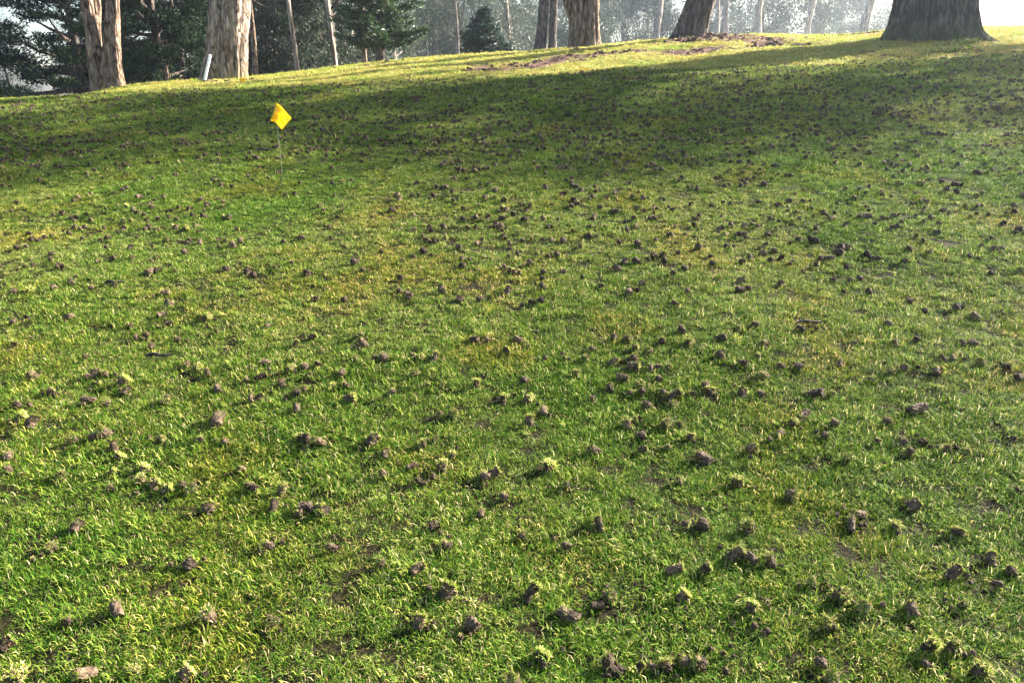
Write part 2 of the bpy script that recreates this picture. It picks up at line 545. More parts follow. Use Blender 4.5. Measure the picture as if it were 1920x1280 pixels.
def tuft_mesh(name, **kw):
    v, t, c = blades(**kw)
    me = mesh_from(name, v, t)
    color_attr(me, c)
    return me

P_LUSH = [.16, .24, .25, .20, .09, .04, .02]
P_MIX = [.12, .17, .22, .23, .15, .08, .03]
P_DRY = [.04, .07, .14, .28, .29, .15, .03]
tufts = []
for i in range(16):
    P = (P_LUSH, P_MIX, P_DRY, P_MIX)[i % 4]
    tufts.append(tuft_mesh('tuft', n=78, radius=.046, lo=.007, hi=.025 if i % 3 else .036, w=.0019, tilt=(.15, 1.3), probs=P))
C_TUFT = source_collection('tuft_source', tufts, M_GRASS)
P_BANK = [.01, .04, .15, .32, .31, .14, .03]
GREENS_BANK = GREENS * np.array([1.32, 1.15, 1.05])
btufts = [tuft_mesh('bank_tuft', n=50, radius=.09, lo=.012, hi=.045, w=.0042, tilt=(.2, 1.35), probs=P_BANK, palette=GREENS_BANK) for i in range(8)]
C_BANK = source_collection('bank_tuft_source', btufts, M_ROUGH)

HOLES_PX = [(120,1062),(229,1064),(200,1109),(310,1112),(245,1210),(372,1210),(122,1217),(560,1064),(674,1071),(652,1120),(777,1115),(900,1117),(620,1222),(761,1172),(752,1225),(492,1221),(1022,1067),(1012,1175),(1647,1077),(1582,1242),(1830,1180),(1882,1247),(1705,1175),(270,945),(207,1020),(372,965),(22,917),(745,986),(756,950),(857,950),(870,910),(640,985),(567,912),(655,947),(1059,940),(1169,945),(1222,877),(1120,880),(1174,985),(1302,1027),(1390,947),(1017,815),(1527,876),(1600,907),(1705,907),(1625,945),(1792,1030),(1860,950),(1515,985)]
holes = [ground_hit(a, b)[:2] for a, b in HOLES_PX]
for _ in range(400):
    Y = rng.uniform(1.1, 6.0)
    holes.append((rng.uniform(-.75 * Y - .6, .75 * Y + .6), Y))
holes = np.array(holes)

def turf_points(y0, y1, dens, margin=1.4):
    n = int((y1 - y0) * (.72 * (y0 + y1) + 2 * margin) * dens)
    Y = y0 + (y1 - y0) * rng.random(n * 2)
    X = (rng.random(n * 2) * 2 - 1) * (.72 * y1 + margin)
    k = np.abs(X) < .72 * Y + margin
    X, Y = X[k], Y[k]
    want = int(dens * (.72 * (y0 + y1) + 2 * margin) * (y1 - y0))
    return X[:want], Y[:want]

def slope_rot(X, Y):
    e = .05
    dzdx = (height(X + e, Y) - height(X - e, Y)) / (2 * e)
    dzdy = (height(X, Y + e) - height(X, Y - e)) / (2 * e)
    return np.arctan(dzdy), -np.arctan(dzdx)

def lay_turf(name, bands, coll, nsrc, label, bank=False):
    P, Rr, S, I = [], [], [], []
    for y0, y1, dens, sc in bands:
        X, Y = turf_points(y0, y1, dens)
        edge = Y_EDGE + .12 * vnoise(X, Y, 2.0, 4)
        k = (Y > edge - .1) if bank else (Y < edge + .1)
        if bank:
            bm = bare_mask(X, Y)
            thin = vnoise(X, Y, 2.2, 21) + .5 * vnoise(X, Y, 7, 22)
            k &= (rng.random(len(X)) > bm * 1.5) & (thin > -.75)
        else:
            for h0 in range(0, len(holes), 64):
                hh = holes[h0:h0 + 64]
                if hh[:, 1].min() > y1 + .1: continue
                d2 = (X[:, None] - hh[None, :, 0]) ** 2 + (Y[:, None] - hh[None, :, 1]) ** 2
                k &= d2.min(1) > .030 ** 2
        X, Y = X[k], Y[k]
        n = len(X)
        rx, ry = slope_rot(X, Y)
        P.append(np.stack([X, Y, height(X, Y)], -1))
        Rr.append(np.stack([rx + rng.normal(0, .08, n), ry + rng.normal(0, .08, n), rng.random(n) * 6.283], -1))
        s = sc * (.7 + .5 * rng.random(n)) * (1 + .22 * vnoise(X, Y, 4.5, 13))
        S.append(np.stack([s, s, s * (.75 + .5 * rng.random(n))], -1))
        if bank:
            I.append(rng.integers(0, nsrc, n))
        else:   # patches of dry and of lush turf; the middle one also paints in sunlight
            dry = np.exp(-(((X - .3) / 1.7) ** 2 + ((Y - 4.6) / .75) ** 2)) + np.exp(-(((X + 2.6) / 1.2) ** 2 + ((Y - 4.3) / .9) ** 2)) + .55 * vnoise(X, Y, 1.3, 41) + .3 * vnoise(X, Y, 5, 42)
            dry -= .9 * np.exp(-(((X + 2.2) / 1.5) ** 2 + ((Y - 5.9) / .7) ** 2)) + .35 * smooth((3.0 - Y) / 1.2)
            q = rng.random(n) + .65 * dry
            kind = np.where(q > .95, 2, np.where(q > .45, rng.choice([1, 3], n), 0))
            I.append(kind + 4 * rng.integers(0, nsrc // 4, n))
    o = scatter(name, np.concatenate(P), np.concatenate(Rr), np.concatenate(S), np.concatenate(I), coll)
    tag(o, label, kind='stuff')
    return o
lay_turf('fairway_grass', [(.75, 3.2, 1600, .90), (3.2, 6.0, 1200, .94), (6.0, 9.0, 760, 1.05), (9.0, 11.6, 480, 1.35)], C_TUFT, 16,
         'short mown fairway grass littered with soil plugs')
lay_turf('bank_grass', [(11.0, 14.5, 210, 1.0), (14.5, 19.5, 150, 1.1)], C_BANK, 8, 'dry yellow green grass on the sunlit bank', bank=True)

# ------------------------------------------------------------------ soil plugs pulled out by aeration
def core_meshes(seed):
    r_ = np.random.default_rng(seed)
    seg, rings = 20, 9
    rad = .0135 * (.9 + .25 * r_.random())
    ln = .022 + .018 * r_.random()
    V, F = [], []
    bend = r_.normal(0, .004)
    for j in range(rings):
        t = j / (rings - 1)
        for i in range(seg):
            a = 2 * math.pi * i / seg
            rr = rad * (1 - .06 * (abs(t - .5) * 2) ** 3) * (1 + .085 * r_.normal()) * (1 + .06 * math.sin(3 * a + seed))
            V.append((rr * math.cos(a) + bend * math.sin(t * 3.1), rr * math.sin(a), (t - .5) * ln + .0014 * r_.normal()))
    for j in range(rings - 1):
        for i in range(seg):
            F.append((j * seg + i, j * seg + (i + 1) % seg, (j + 1) * seg + (i + 1) % seg, (j + 1) * seg + i))
    b0 = len(V); V.append((bend * 0, 0, -.5 * ln - .003 * r_.random())); t0 = len(V); V.append((0, 0, .5 * ln + .003 * r_.random()))
    for i in range(seg):
        F.append((b0, (i + 1) % seg, i)); F.append((t0, (rings - 1) * seg + i, (rings - 1) * seg + (i + 1) % seg))
    soil = mesh_from('soil_core', V, F)
    # crumbs clinging to the plug
    # cap of turf and thatch on the top end
    n = 130
    global rng
    keep, rng = rng, r_
    v, tr, c = blades(n=n, radius=rad * 1.0, lo=.005, hi=.0145, w=.0017, tilt=(.1, 1.6), probs=[.05, .09, .15, .24, .23, .17, .07], droop=.8)
    v[:, 2] += .5 * ln + .001
    # thatch wrapped round the shoulder
    v2, tr2, c2 = blades(n=60, radius=rad * 1.02, lo=.006, hi=.016, w=.0015, tilt=(1.2, 2.0), probs=[.02, .04, .10, .16, .26, .28, .14], droop=.9, centre_bias=.1)
    v2[:, 2] += .5 * ln - .55 * ln * np.repeat(r_.random(60) ** 1.6, 5)
    rng = keep
    cap = mesh_from('grass_cap', np.concatenate([v, v2]), np.concatenate([tr, tr2 + len(v)]))
    color_attr(cap, np.concatenate([c, c2]))
    return soil, cap, rad, ln
NCORE = 12
CORES = [core_meshes(100 + i) for i in range(NCORE)]
for s, c, _, _ in CORES:
    s.materials.append(M_CORE); c.materials.append(M_THATCH)

B, G_, X_ = 'b', 'g', 'm'
NEAR = """354,1055,m 219,1143,m 126,1164,g 390,1152,g 12,1207,m 159,1262,m 252,1255,g 350,1262,m 30,1268,g 714,1052,g 784,1065,m 837,1105,g 887,1167,b 512,1164,m 952,1270,b 787,1165,g
997,1112,g 1067,1150,b 1142,1117,m 1121,1132,b 1264,1067,m 1325,1064,m 1280,1117,g 1410,1137,g 1416,1170,m 1357,1222,m 1017,1230,g 1149,1247,m 1202,1247,m 1224,1247,b 1250,1245,g 1285,1237,b 1310,1242,m 1405,1045,b 1380,1038,m 965,1275,g
1446,1050,g 1522,1090,m 1578,1115,m 1622,1137,g 1712,1142,m 1557,1170,g 1540,1240,b 1557,1267,m 1787,1072,m 1862,1045,m 1897,1070,b 1872,1092,b 1807,1130,m 1740,1215,g 1787,1212,g 1737,1242,b 1840,1257,g
197,810,g 180,817,b 137,825,m 215,836,g 224,855,m 16,854,b 15,880,g 115,890,m 210,882,m 270,875,g 265,896,g 290,905,b 206,909,g 314,915,m 342,907,m 360,915,g 304,820,m 376,822,m 422,827,g 452,877,m 472,912,m 145,985,m 392,950,g 95,1022,m
700,825,m 724,849,m 794,831,g 817,821,m 772,872,b 812,891,b 787,900,m 849,852,g 911,890,m 926,885,m 945,930,m 902,960,m 815,985,b 837,1022,m 529,920,g 512,947,m 560,960,b 572,950,b 595,950,m 608,958,b 505,1020,m 622,1025,m 830,875,g 570,821,b 597,827,m 720,887,m
1206,815,b 1254,837,m 1321,857,b 1410,841,b 1295,817,g 1062,910,m 1274,901,g 1030,872,g 1062,1022,b 1287,980,m 1320,982,b 1382,902,g 1124,982,g 1407,986,g 1115,844,m 1205,841,m 981,1005,g
1445,822,b 1462,810,m 1547,814,b 1647,825,b 1695,825,m 1707,845,m 1732,827,m 1777,842,g 1590,859,g 1901,819,b 1815,845,m 1484,929,m 1712,945,m 1597,982,m 1611,962,b 1910,917,b 1582,950,g 1680,982,g 1797,997,g
25,602,m 27,645,g 50,592,b 155,620,m 210,610,b 242,610,b 255,630,m 274,627,m 304,591,b 317,605,b 284,647,b 332,635,m 387,595,m 407,619,m 425,652,g 180,700,b 167,705,m 185,715,b 197,700,g 62,702,m 231,715,g 237,730,m 97,735,m 165,747,b 197,752,g 312,749,m 349,682,b 370,687,m 390,700,b 409,727,m 32,757,b 55,757,m 37,782,g 62,792,m 410,785,b 472,687,m 462,710,m 317,570,b 160,667,b 472,745,m 130,592,b
501,609,b 555,642,m 586,630,b 600,659,m 551,670,m 500,680,b 545,690,m 572,687,m 596,682,b 582,700,m 640,699,b 490,705,m 529,717,m 624,720,g 649,721,b 557,735,b 570,727,g 487,742,m 657,747,m 737,732,b 555,765,b 676,627,m 681,642,m 702,669,m 720,670,m 667,669,g 775,700,g 802,717,m 830,720,m 785,669,m 815,670,g 850,776,m 825,774,m 915,635,m 890,635,b 950,657,b 945,745,g 892,720,g 592,562,m 645,562,m 860,562,b 900,562,m 767,560,m
979,572,m 997,567,b 1014,565,m 1005,621,b 970,635,b 1265,570,b 1152,631,b 1177,634,b 1239,612,b 1279,617,m 1242,637,m 1110,652,m 1192,650,b 1215,656,m 1290,642,g 1022,670,b 1065,670,m 1097,671,b 1150,677,m 1190,670,g 1187,685,m 1220,689,m 1235,685,b 1255,685,m 1355,632,b 1385,611,b 1417,607,b 1350,665,m 1395,680,b 1422,667,m 985,711,b 992,746,b 1021,770,m 1080,700,g 1110,745,m 1144,726,m 1167,707,b 1182,735,b 1201,720,m 1205,732,m 1236,710,b 1246,735,b 1267,740,m 1214,760,b 1262,756,m 1192,785,b 1175,794,g 1251,795,m 1276,794,m 1297,736,b 1324,722,m 1332,732,g 1427,735,b 1377,720,b 1390,735,m 995,787,g 1427,702,b 1435,642,b
1502,615,b 1532,614,b 1735,584,m 1705,565,m 1797,577,m 1829,592,m 1602,640,b 1679,641,m 1719,635,b 1806,642,m 1826,642,b 1862,644,b 1465,684,m 1499,686,b 1575,679,m 1634,710,m 1670,695,m 1695,687,m 1721,687,b 1761,695,m 1769,671,m 1790,669,m 1840,677,b 1890,687,m 1912,707,b 1529,736,b 1562,736,m 1722,765,b 1507,776,b 1489,790,m 1566,790,b 1666,787,b 1665,606,b"""
FAR = """215,362 147,371 32,380 21,396 10,400 117,400 142,407 170,412 162,402 265,386 250,394 237,387 290,376 284,387 377,375 389,385 231,415 232,429 222,437 195,427 140,426 275,411 296,410 315,407 330,412 272,430 294,432 367,424 370,435 429,411 445,430 312,450 355,450 410,449 315,465 85,445 97,442 60,450 31,464 189,450 200,464 210,486 184,491 284,490 280,509 291,507 300,506 327,507 95,487 62,497 112,500 144,519 135,530 172,541 100,541 215,536 310,549 425,504 465,510 475,516 24,547 57,544 410,462
627,367 600,386 662,384 640,386 749,374 774,379 810,362 735,394 746,390 850,376 855,384 909,374 897,386 775,404 942,391 936,397 811,412 806,425 831,426 877,427 929,425 940,425 632,407 617,426 642,437 620,447 531,454 564,447 805,434 807,454 836,446 904,449 897,457 794,470 664,491 755,490 547,492 516,504 575,514 680,506 710,500 866,485 867,499 954,481 947,500 956,507 751,522 830,544 864,539 952,545 749,546 769,554 764,551 890,409 942,410 776,431
979,384 995,386 962,401 985,411 1019,410 1046,412 1075,375 1085,382 1072,387 1107,372 1135,371 1126,390 1186,369 1206,372 1215,372 1245,375 1194,391 1227,389 1226,400 1220,410 1157,397 1166,397 1105,426 1117,426 1134,425 1176,431 1191,422 1172,416 1247,424 1264,426 1302,422 1296,384 1322,382 1334,386 1339,372 1350,392 1352,406 1311,404 1356,380 1370,382 1369,371 1019,449 979,452 1055,451 1101,442 1030,426 1161,454 1196,457 1229,451 1267,456 1285,441 1256,441 1351,431 1360,440 1397,425 1410,422 1420,424 1397,446 1362,461 1376,462 1435,460 1310,464 1407,482 1430,475 970,476 1034,475 1045,477 995,494 965,512 972,512 1019,511 1055,510 1017,522 1092,520 1172,490 1157,504 1226,479 1246,490 1292,499 1285,504 1337,495 1332,481 1260,514 1127,537 1204,532 1180,549 1195,545 1290,546 1387,544 1017,539 1390,527 1404,540 1438,440
1692,346 1730,345 1791,346 1654,359 1775,356 1792,361 1506,357 1516,359 1534,362 1545,366 1492,364 1480,377 1602,372 1569,382 1690,381 1729,377 1734,390 1837,386 1905,386 1887,400 1854,402 1629,394 1544,399 1525,406 1552,405 1565,399 1560,411 1477,395 1520,392 1595,404 1612,407 1680,404 1655,409 1747,409 1447,411 1460,415 1485,414 1456,430 1640,419 1681,425 1690,416 1730,417 1760,420 1881,420 1837,417 1757,436 1859,446 1907,437 1839,461 1635,454 1590,462 1576,465 1566,460 1497,450 1482,455 1522,449 1706,467 1696,490 1625,476 1634,484 1647,485 1541,485 1557,485 1465,485 1482,496 1530,497 1587,502 1505,510 1817,481 1835,485 1859,512 1915,507 1595,526 1612,522 1562,526 1581,547 1629,547 1536,544 1464,532 1864,467 1441,440"""
entries = []
for tok in NEAR.split():
    a, b, t = tok.split(',')
    entries.append((int(a), int(b), t))
far_px = [tuple(int(q) for q in tok.split(',')) for tok in FAR.split()]
for a, b in sorted(far_px, key=lambda q: -q[1]):
    entries.append((a, b, random.choice('bbbm')))
entries.sort(key=lambda e: -e[1])
individual, rest = entries[:300], entries[300:]

LOOK = {'b': ['bare dark brown soil plug', 'crumbly bare soil plug', 'rounded dark earth plug', 'bare brown earth plug'],
        'm': ['thatch-ended brown soil plug', 'half grassy soil plug', 'brown plug with straw', 'tan-topped earth plug'],
        'g': ['pale tufted grassy plug', 'shaggy yellow-green plug', 'straw-coloured turf plug', 'mostly grass turf plug']}
for n, (px, py, t) in enumerate(individual):
    x, y, z = ground_hit(px, py, .02)
    r_ = random.Random(n * 31 + 5)
    vi = r_.randrange(NCORE)
    soil, cap, rad, ln = CORES[vi]
    o = obj('soil_plug', soil)
    lie = {'b': r_.uniform(60, 110), 'm': r_.uniform(35, 85), 'g': r_.uniform(5, 50)}[t]
    o.rotation_euler = (R(lie), 0, r_.uniform(0, 6.283))
    s = r_.uniform(.74, 1.18)
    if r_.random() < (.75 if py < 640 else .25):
        o.material_slots[0].link = 'OBJECT'; o.material_slots[0].material = M_CORE_SHADED
    big = {(1321, 857): 1.35, (1484, 929): 1.3, (1712, 945): 1.3, (1722, 765): 1.45, (1529, 736): 1.4, (410, 785): 1.45, (850, 776): 1.25, (180, 700): 1.3, (1062, 910): .8, (1274, 901): .7, (1562, 736): .7, (1807, 1130): .7}.get((px, py))
    if big: s = big
    s *= .95
    if not big and r_.random() < .15: s *= .65
    o.scale = (s * r_.uniform(.75, 1.12), s * r_.uniform(.65, 1.1), s * r_.uniform(.7, 1.45))
    o.location = (x, y, z + .015 + .003 * s)
    if t != 'b' or r_.random() < .65:
        c = obj('grass_cap', cap, None, o)
        if t == 'g':
            c.scale = (1.25, 1.25, 1.2)
            c.location = (0, 0, -.002)
    q = r_.randrange(4)
    lab = placed_label(LOOK[t][q:] + LOOK[t][:q], px, py)
    tag(o, lab, 'soil plug', 'soil plugs strewn over the fairway')

# the countless smaller ones farther up the slope
pts = []
for px, py, t in rest:
    pts.append(ground_hit(px, py, .015))
cnt = 0
while cnt < 6800:
    n = 4000
    Y = rng.uniform(5.2, 11.3, n)
    X = rng.uniform(-1, 1, n) * (.72 * Y + 1.2)
    k = rng.random(n) < (.16 + .84 * smooth((Y - 5.5) / 1.6)) * np.clip(.72 + .55 * vnoise(X, Y, .9, 31) + .35 * (X > -2), .15, 1)
    # a clearer green patch round the flag
    k &= ~((np.hypot((X + 2.2) / 1.6, (Y - 5.7) / .8) < 1) & (rng.random(n) < .85))
    X, Y = X[k], Y[k]
    Z = height(X, Y)
    for i in range(len(X)):
        if cnt >= 6800: break
        m = 1 if rng.random() < .72 else 3
        for q in range(m):
            xx, yy = X[i] + (rng.normal(0, .05) if q else 0), Y[i] + (rng.normal(0, .03) if q else 0)
            pts.append((xx, yy, float(height(xx, yy))))
            cnt += 1
for _ in range(420):
    Y = rng.uniform(3.9, 6.2)
    xx = rng.uniform(-1, 1) * (.72 * Y + .6)
    if vnoise(xx, Y, 1.6, 33) < -.35: continue
    pts.append((xx, Y, float(height(xx, Y))))
# some just off the sides of the near turf
for _ in range(70):
    Y = rng.uniform(1.2, 5); s = rng.choice([-1, 1])
    xx = s * (.70 * Y + .25 + rng.uniform(.1, .9))
    pts.append((xx, Y, float(height(xx, Y))))
pts = np.array(pts)
mixed = []
for i, (s, c, _, _) in enumerate(CORES):
    me = bpy.data.meshes.new('far_plug')
    import bmesh
    bm = bmesh.new(); bm.from_mesh(s)
    nf = len(bm.faces)
    if i % 3 == 0:
        bm.from_mesh(c)
        bm.faces.ensure_lookup_table()
        for f in bm.faces[nf:]: f.material_index = 1
    bm.to_mesh(me); bm.free()
    me.materials.append(M_CORE if i % 4 == 1 else M_CORE_SHADED); me.materials.append(M_THATCH)
    mixed.append(me)
C_FARPLUG = source_collection('far_plug_source', mixed, None)
n = len(pts)
sc = .52 + .66 * rng.random(n)
o = scatter('distant_soil_plugs', pts + np.array([0, 0, .017]), np.stack([rng.uniform(.6, 1.9, n), 0 * sc, rng.random(n) * 6.283], -1),
            np.stack([sc, sc, sc], -1), rng.integers(0, NCORE, n), C_FARPLUG)
tag(o, 'countless small dark soil plugs covering the upper fairway', kind='stuff')

cr = []
for o_ in [q for q in COL.objects if q.name.startswith('soil_plug')]:
    for _ in range(random.choice((0, 2, 3, 5, 8))):
        a, d = random.uniform(0, 6.283), random.uniform(.016, .055)
        xx, yy = o_.location.x + d * math.cos(a), o_.location.y + d * math.sin(a)
        cr.append((xx, yy, float(height(xx, yy)) + .012))
cr = np.array(cr); n = len(cr)
sc = .12 + .35 * rng.random(n) ** 2
o = scatter('soil_crumbs', cr, rng.random((n, 3)) * 6.28, np.stack([sc, sc, sc * .8], -1), rng.integers(0, NCORE // 2, n) * 2 + 1, C_FARPLUG)
tag(o, 'crumbs of earth broken off the soil plugs', kind='stuff')

# ------------------------------------------------------------------ loose clods and roots on the bare patches
def clod_mesh(seed):
    r_ = np.random.default_rng(seed)
    bm = bmesh.new()
    bmesh.ops.create_icosphere(bm, subdivisions=2, radius=.05)
    for v in bm.verts:
        v.co *= 1 + .28 * r_.normal()
        v.co.z *= .6
    me = bpy.data.meshes.new('clod'); bm.to_mesh(me); bm.free()
    return me
C_CLOD = source_collection('clod_source', [clod_mesh(i) for i in range(6)], M_CLOD)
P = []
for bx, by, ra, rb, dep in BARE_W:
    for _ in range(int(150 * ra * rb) + 10):
        xx, yy = bx + rng.normal(0, ra * .6), by + rng.normal(0, rb * .6)
        P.append((xx, yy, float(height(xx, yy))))
for px, py, rr in ((1741, 97, .75), (1296, 73, .5), (1098, 93, .45), (424, 154, .45), (200, 167, .45)):
    bx, by, _z = ground_hit(px, py)
    for _ in range(70):
        a = rng.random() * 6.283; d = rr * (.75 + .5 * rng.random())
        xx, yy = bx + d * math.cos(a) * 1.1, by + .25 + d * math.sin(a) * .8
        P.append((xx, yy, float(height(xx, yy))))
P = np.array(P); n = len(P)
s = .25 + 1.2 * rng.random(n) ** 3
o = scatter('soil_clods', P, np.stack([rng.normal(0, .3, n), rng.normal(0, .3, n), rng.random(n) * 6.28], -1), np.stack([s, s, s * .8], -1), rng.integers(0, 6, n), C_CLOD)
tag(o, 'loose reddish brown clods on the bare patches of the bank', kind='stuff')

# ------------------------------------------------------------------ trees
def tube(path, radii, seg=24, shape=None, cap=True):
    path = np.asarray(path, float); n = len(path)
    tan = np.gradient(path, axis=0)
    tan /= np.linalg.norm(tan, axis=1)[:, None]
    ref = np.array([0, 1.0, 0])
    V = []
    for i in range(n):
        t = tan[i]
        u = ref - t * ref.dot(t); u /= np.linalg.norm(u)
        w = np.cross(t, u)
        a = np.arange(seg) * 2 * math.pi / seg
        rr = np.full(seg, radii[i])
        if shape is not None:
            rr = rr * shape(a, i / (n - 1), path[i][2])
        V.append(path[i] + np.outer(np.cos(a) * rr, w) + np.outer(np.sin(a) * rr, u))
    V = np.concatenate(V)
    k = np.arange((n - 1) * seg)
    i0 = k // seg * seg; j = k % seg
    F = np.stack([i0 + j, i0 + (j + 1) % seg, i0 + seg + (j + 1) % seg, i0 + seg + j], -1)
    return V, F

def resample(pts, n):
    pts = np.asarray(pts, float)
    d = np.concatenate([[0], np.cumsum(np.linalg.norm(np.diff(pts, axis=0), axis=1))])
    t = np.linspace(0, d[-1], n)
    out = np.stack([np.interp(t, d, pts[:, i]) for i in range(3)], -1)
    for _ in range(max(1, n // 12)):
        out[1:-1] = (out[:-2] + out[1:-1] * 2 + out[2:]) / 4
    return out

def bark_shape(seed, flutes=7, amp=.10, flare=.35, flare_h=.6, rough=.035):
    ph = np.random.default_rng(seed).random(8) * 6.28
    def f(a, t, z):
        w = 1 + flare * math.exp(-max(z, -.3) / flare_h)
        fl = amp * (1 + 1.6 * math.exp(-max(z, -.3) / (flare_h * 1.3)))
        s = fl * (.6 * np.cos(flutes * a + ph[0] + .5 * math.sin(z * 1.1 + ph[1])) + .4 * np.cos((flutes + 4) * a + ph[2] - .7 * z) + .35 * np.cos(3 * a + ph[3] + .3 * z))
        r = rough * (np.cos(19 * a + ph[4] + 2.3 * np.sin(z * 3 + ph[5])) + .8 * np.cos(31 * a + ph[6] + 1.8 * math.sin(z * 5)) ) + rough * .9 * vnoise(a * 6, np.full_like(a, z * 5), 1.0, seed)
        return w * (1 + s + r)
    return f

def leaves_mesh(name, C, A, Bv, cols):
    """diamond leaves: centres, long axes, side axes"""
    n = len(C)
    v = np.stack([C - A * .5, C + Bv * .5 - A * .05, C + A * .5, C - Bv * .5 - A * .05], 1).reshape(-1, 3)
    f = np.arange(n * 4).reshape(n, 4)
    me = mesh_from(name, v, f)
    color_attr(me, np.repeat(cols, 4, 0))
    return me

def unit(v):
    return v / np.maximum(np.linalg.norm(v, axis=-1, keepdims=True), 1e-9)

def side_of(A, r_):
    q = r_.normal(size=A.shape)
    return unit(np.cross(A, q))

def pads(centres, radii, n_each, ln, wd, palette, r_, up=.4, flat=.45, hang=0.0, density_shell=.4):
    C, A, K = [], [], []
    for c, rad in zip(centres, radii):
        n = int(n_each * rad * rad)
        d = unit(r_.normal(size=(n, 3)))
        rr = rad * (density_shell + (1 - density_shell) * r_.random(n) ** .5)
        lump = 1 + .35 * np.sin(d[:, 0] * 5 + c[0]) * np.sin(d[:, 1] * 5 + c[1])
        p = c + d * (rr * lump)[:, None] * np.array([1, 1, flat])
        a = unit(d * .8 + r_.normal(size=(n, 3)) * .55 + np.array([0, 0, up - hang]))
        C.append(p); A.append(a)
        shade = (.7 + .6 * r_.random(n)) * r_.uniform(.8, 1.2)
        K.append(palette[r_.integers(0, len(palette), n)] * shade[:, None])
    C = np.concatenate(C); A = np.concatenate(A); K = np.concatenate(K)
    n = len(C)
    S = side_of(A, r_)
    l = ln * (.6 + .8 * r_.random(n)); w = wd * (.6 + .8 * r_.random(n))
    return C, A * l[:, None], S * w[:, None], K

PAL_CYP = np.array([(.006, .015, .008), (.009, .022, .010), (.014, .030, .012), (.024, .042, .016)])
PAL_CON = np.array([(.020, .045, .022), (.030, .065, .028), (.045, .085, .035), (.07, .11, .045)])
PAL_DARKCON = np.array([(.012, .028, .022), (.018, .038, .028), (.026, .05, .034)])
PAL_EUC = np.array([(.035, .05, .032), (.042, .06, .036), (.052, .072, .042), (.07, .088, .055)])
PAL_HIGH = np.array([(.03, .055, .02), (.045, .075, .028)])

def high_crown(root, cx, cy, z0, z1, rad, seed, n=26, leafy=75):
    """crown well above the picture: limbs are inside the trunk part, foliage pads here"""
    r_ = np.random.default_rng(seed)
    cs, rs = [], []
    for i in range(n):
        t = r_.random()
        a = r_.random() * 6.283
        rr = rad * math.sqrt(r_.random()) * (1 - .5 * t)
        cs.append(np.array([cx + rr * math.cos(a), cy + rr * math.sin(a), z0 + (z1 - z0) * t])); rs.append(r_.uniform(.7, 1.3))
    me = leaves_mesh('crown', *pads(cs, rs, leafy, .34, .14, PAL_HIGH, r_))
    return obj('crown', me, M_CYPRESS, root), cs

def add_limbs(VF, start_pts, targets, r0, seg=8):
    off = sum(len(v) for v, f in VF)
    for s, t in zip(start_pts, targets):
        s = np.asarray(s); t = np.asarray(t)
        mid = (s + t) / 2 + np.array([0, 0, -.15 * np.linalg.norm(t - s) * .5])
        path = resample([s, mid, t], 7)
        V, F = tube(path, np.linspace(r0, r0 * .25, 7), seg)
        VF.append((V, F))

def join(VF):
    V, F, off = [], [], 0
    for v, f in VF:
        V.append(v); F.append(f + off); off += len(v)
    return np.concatenate(V), np.concatenate(F)

def big_tree(name, px, py, Y, spine_px, width_px, mat, seed, label, category='tree', flutes=7, amp=.1, flare=.35, flare_h=.5,
             rough=.035, top=9.0, crown=(6.5, 13, 3.2), seg=72, rings=80, extra=None, ncrown=26):
    """spine_px: pixel positions of the trunk's middle from its foot up to the picture's top edge (taken at distance Y)"""
    k = Y / FPX
    x0 = ray(px, py)[0] * Y
    z0 = float(height(x0, Y)) - .12
    root = empty(name, (x0, Y, z0))
    def loc(q):
        sx, sz = ray(*q)
        return np.array([sx * Y - x0, 0, CAM[2] + sz * Y - z0])
    P_ = [loc(q) for q in spine_px]
    P_[0][2] = 0
    d = P_[-1] - P_[-2]; d /= np.linalg.norm(d)
    last = P_[-1]
    topz = top
    P_.append(np.array([last[0] + d[0] * 1.2, .1, last[2] + 1.5]))
    P_.append(np.array([last[0] + d[0] * 1.8, .3, topz]))
    path = resample(P_, rings)
    # denser rings low down
    rad = np.interp(path[:, 2], [0, last[2], topz], [width_px[0] * k * .5, width_px[1] * k * .5, width_px[1] * k * .22])
    VF = [tube(path, rad, seg, bark_shape(seed, flutes, amp, flare, flare_h, rough))]
    if extra:
        for fn in extra: fn(VF, loc, k, last)
    r_ = np.random.default_rng(seed + 500)
    cr, cs = high_crown(root, path[-1][0], path[-1][1], crown[0], crown[1], crown[2], seed + 1, ncrown)
    pick = [cs[i] for i in r_.choice(len(cs), 8, replace=False)]
    starts = []
    for t in pick:
        zz = np.clip(t[2] - 1.2, last[2] + 1.2, topz - .2)
        i = int(np.argmin(abs(path[:, 2] - zz))); starts.append(path[i])
    add_limbs(VF, starts, pick, .09)
    V, F = join(VF)
    tr = obj('trunk', mesh_from('trunk', V, F, True), mat, root)
    tag(root, label, category, 'big trees along the bank')
    return root, tr

# right: the massive dark trunk
R_SPINE = [(1741, 92), (1746, 60), (1750, 30), (1751, 0)]
big_tree('cypress_tree', 1741, 92, 13.6, R_SPINE, (122, 116), M_BARK_GREY, 11,
         'massive fluted dark grey trunk flaring at its foot, far right of the bank', flutes=9, amp=.10, flare=.38, flare_h=.28, rough=.042,
         crown=(3.0, 6.6, 3.3), seg=112, rings=110, ncrown=36)
# leaning dark tree
big_tree('leaning_tree', 1296, 70, 16.4, [(1293, 70), (1298, 50), (1307, 25), (1316, 0)], (50, 46), M_BARK_DARK, 12,
         'dark leaning trunk with rough bark casting a long shadow down the bank', flutes=6, amp=.05, flare=.5, flare_h=.18, rough=.04, crown=(4.4, 8.2, 2.6), ncrown=26)
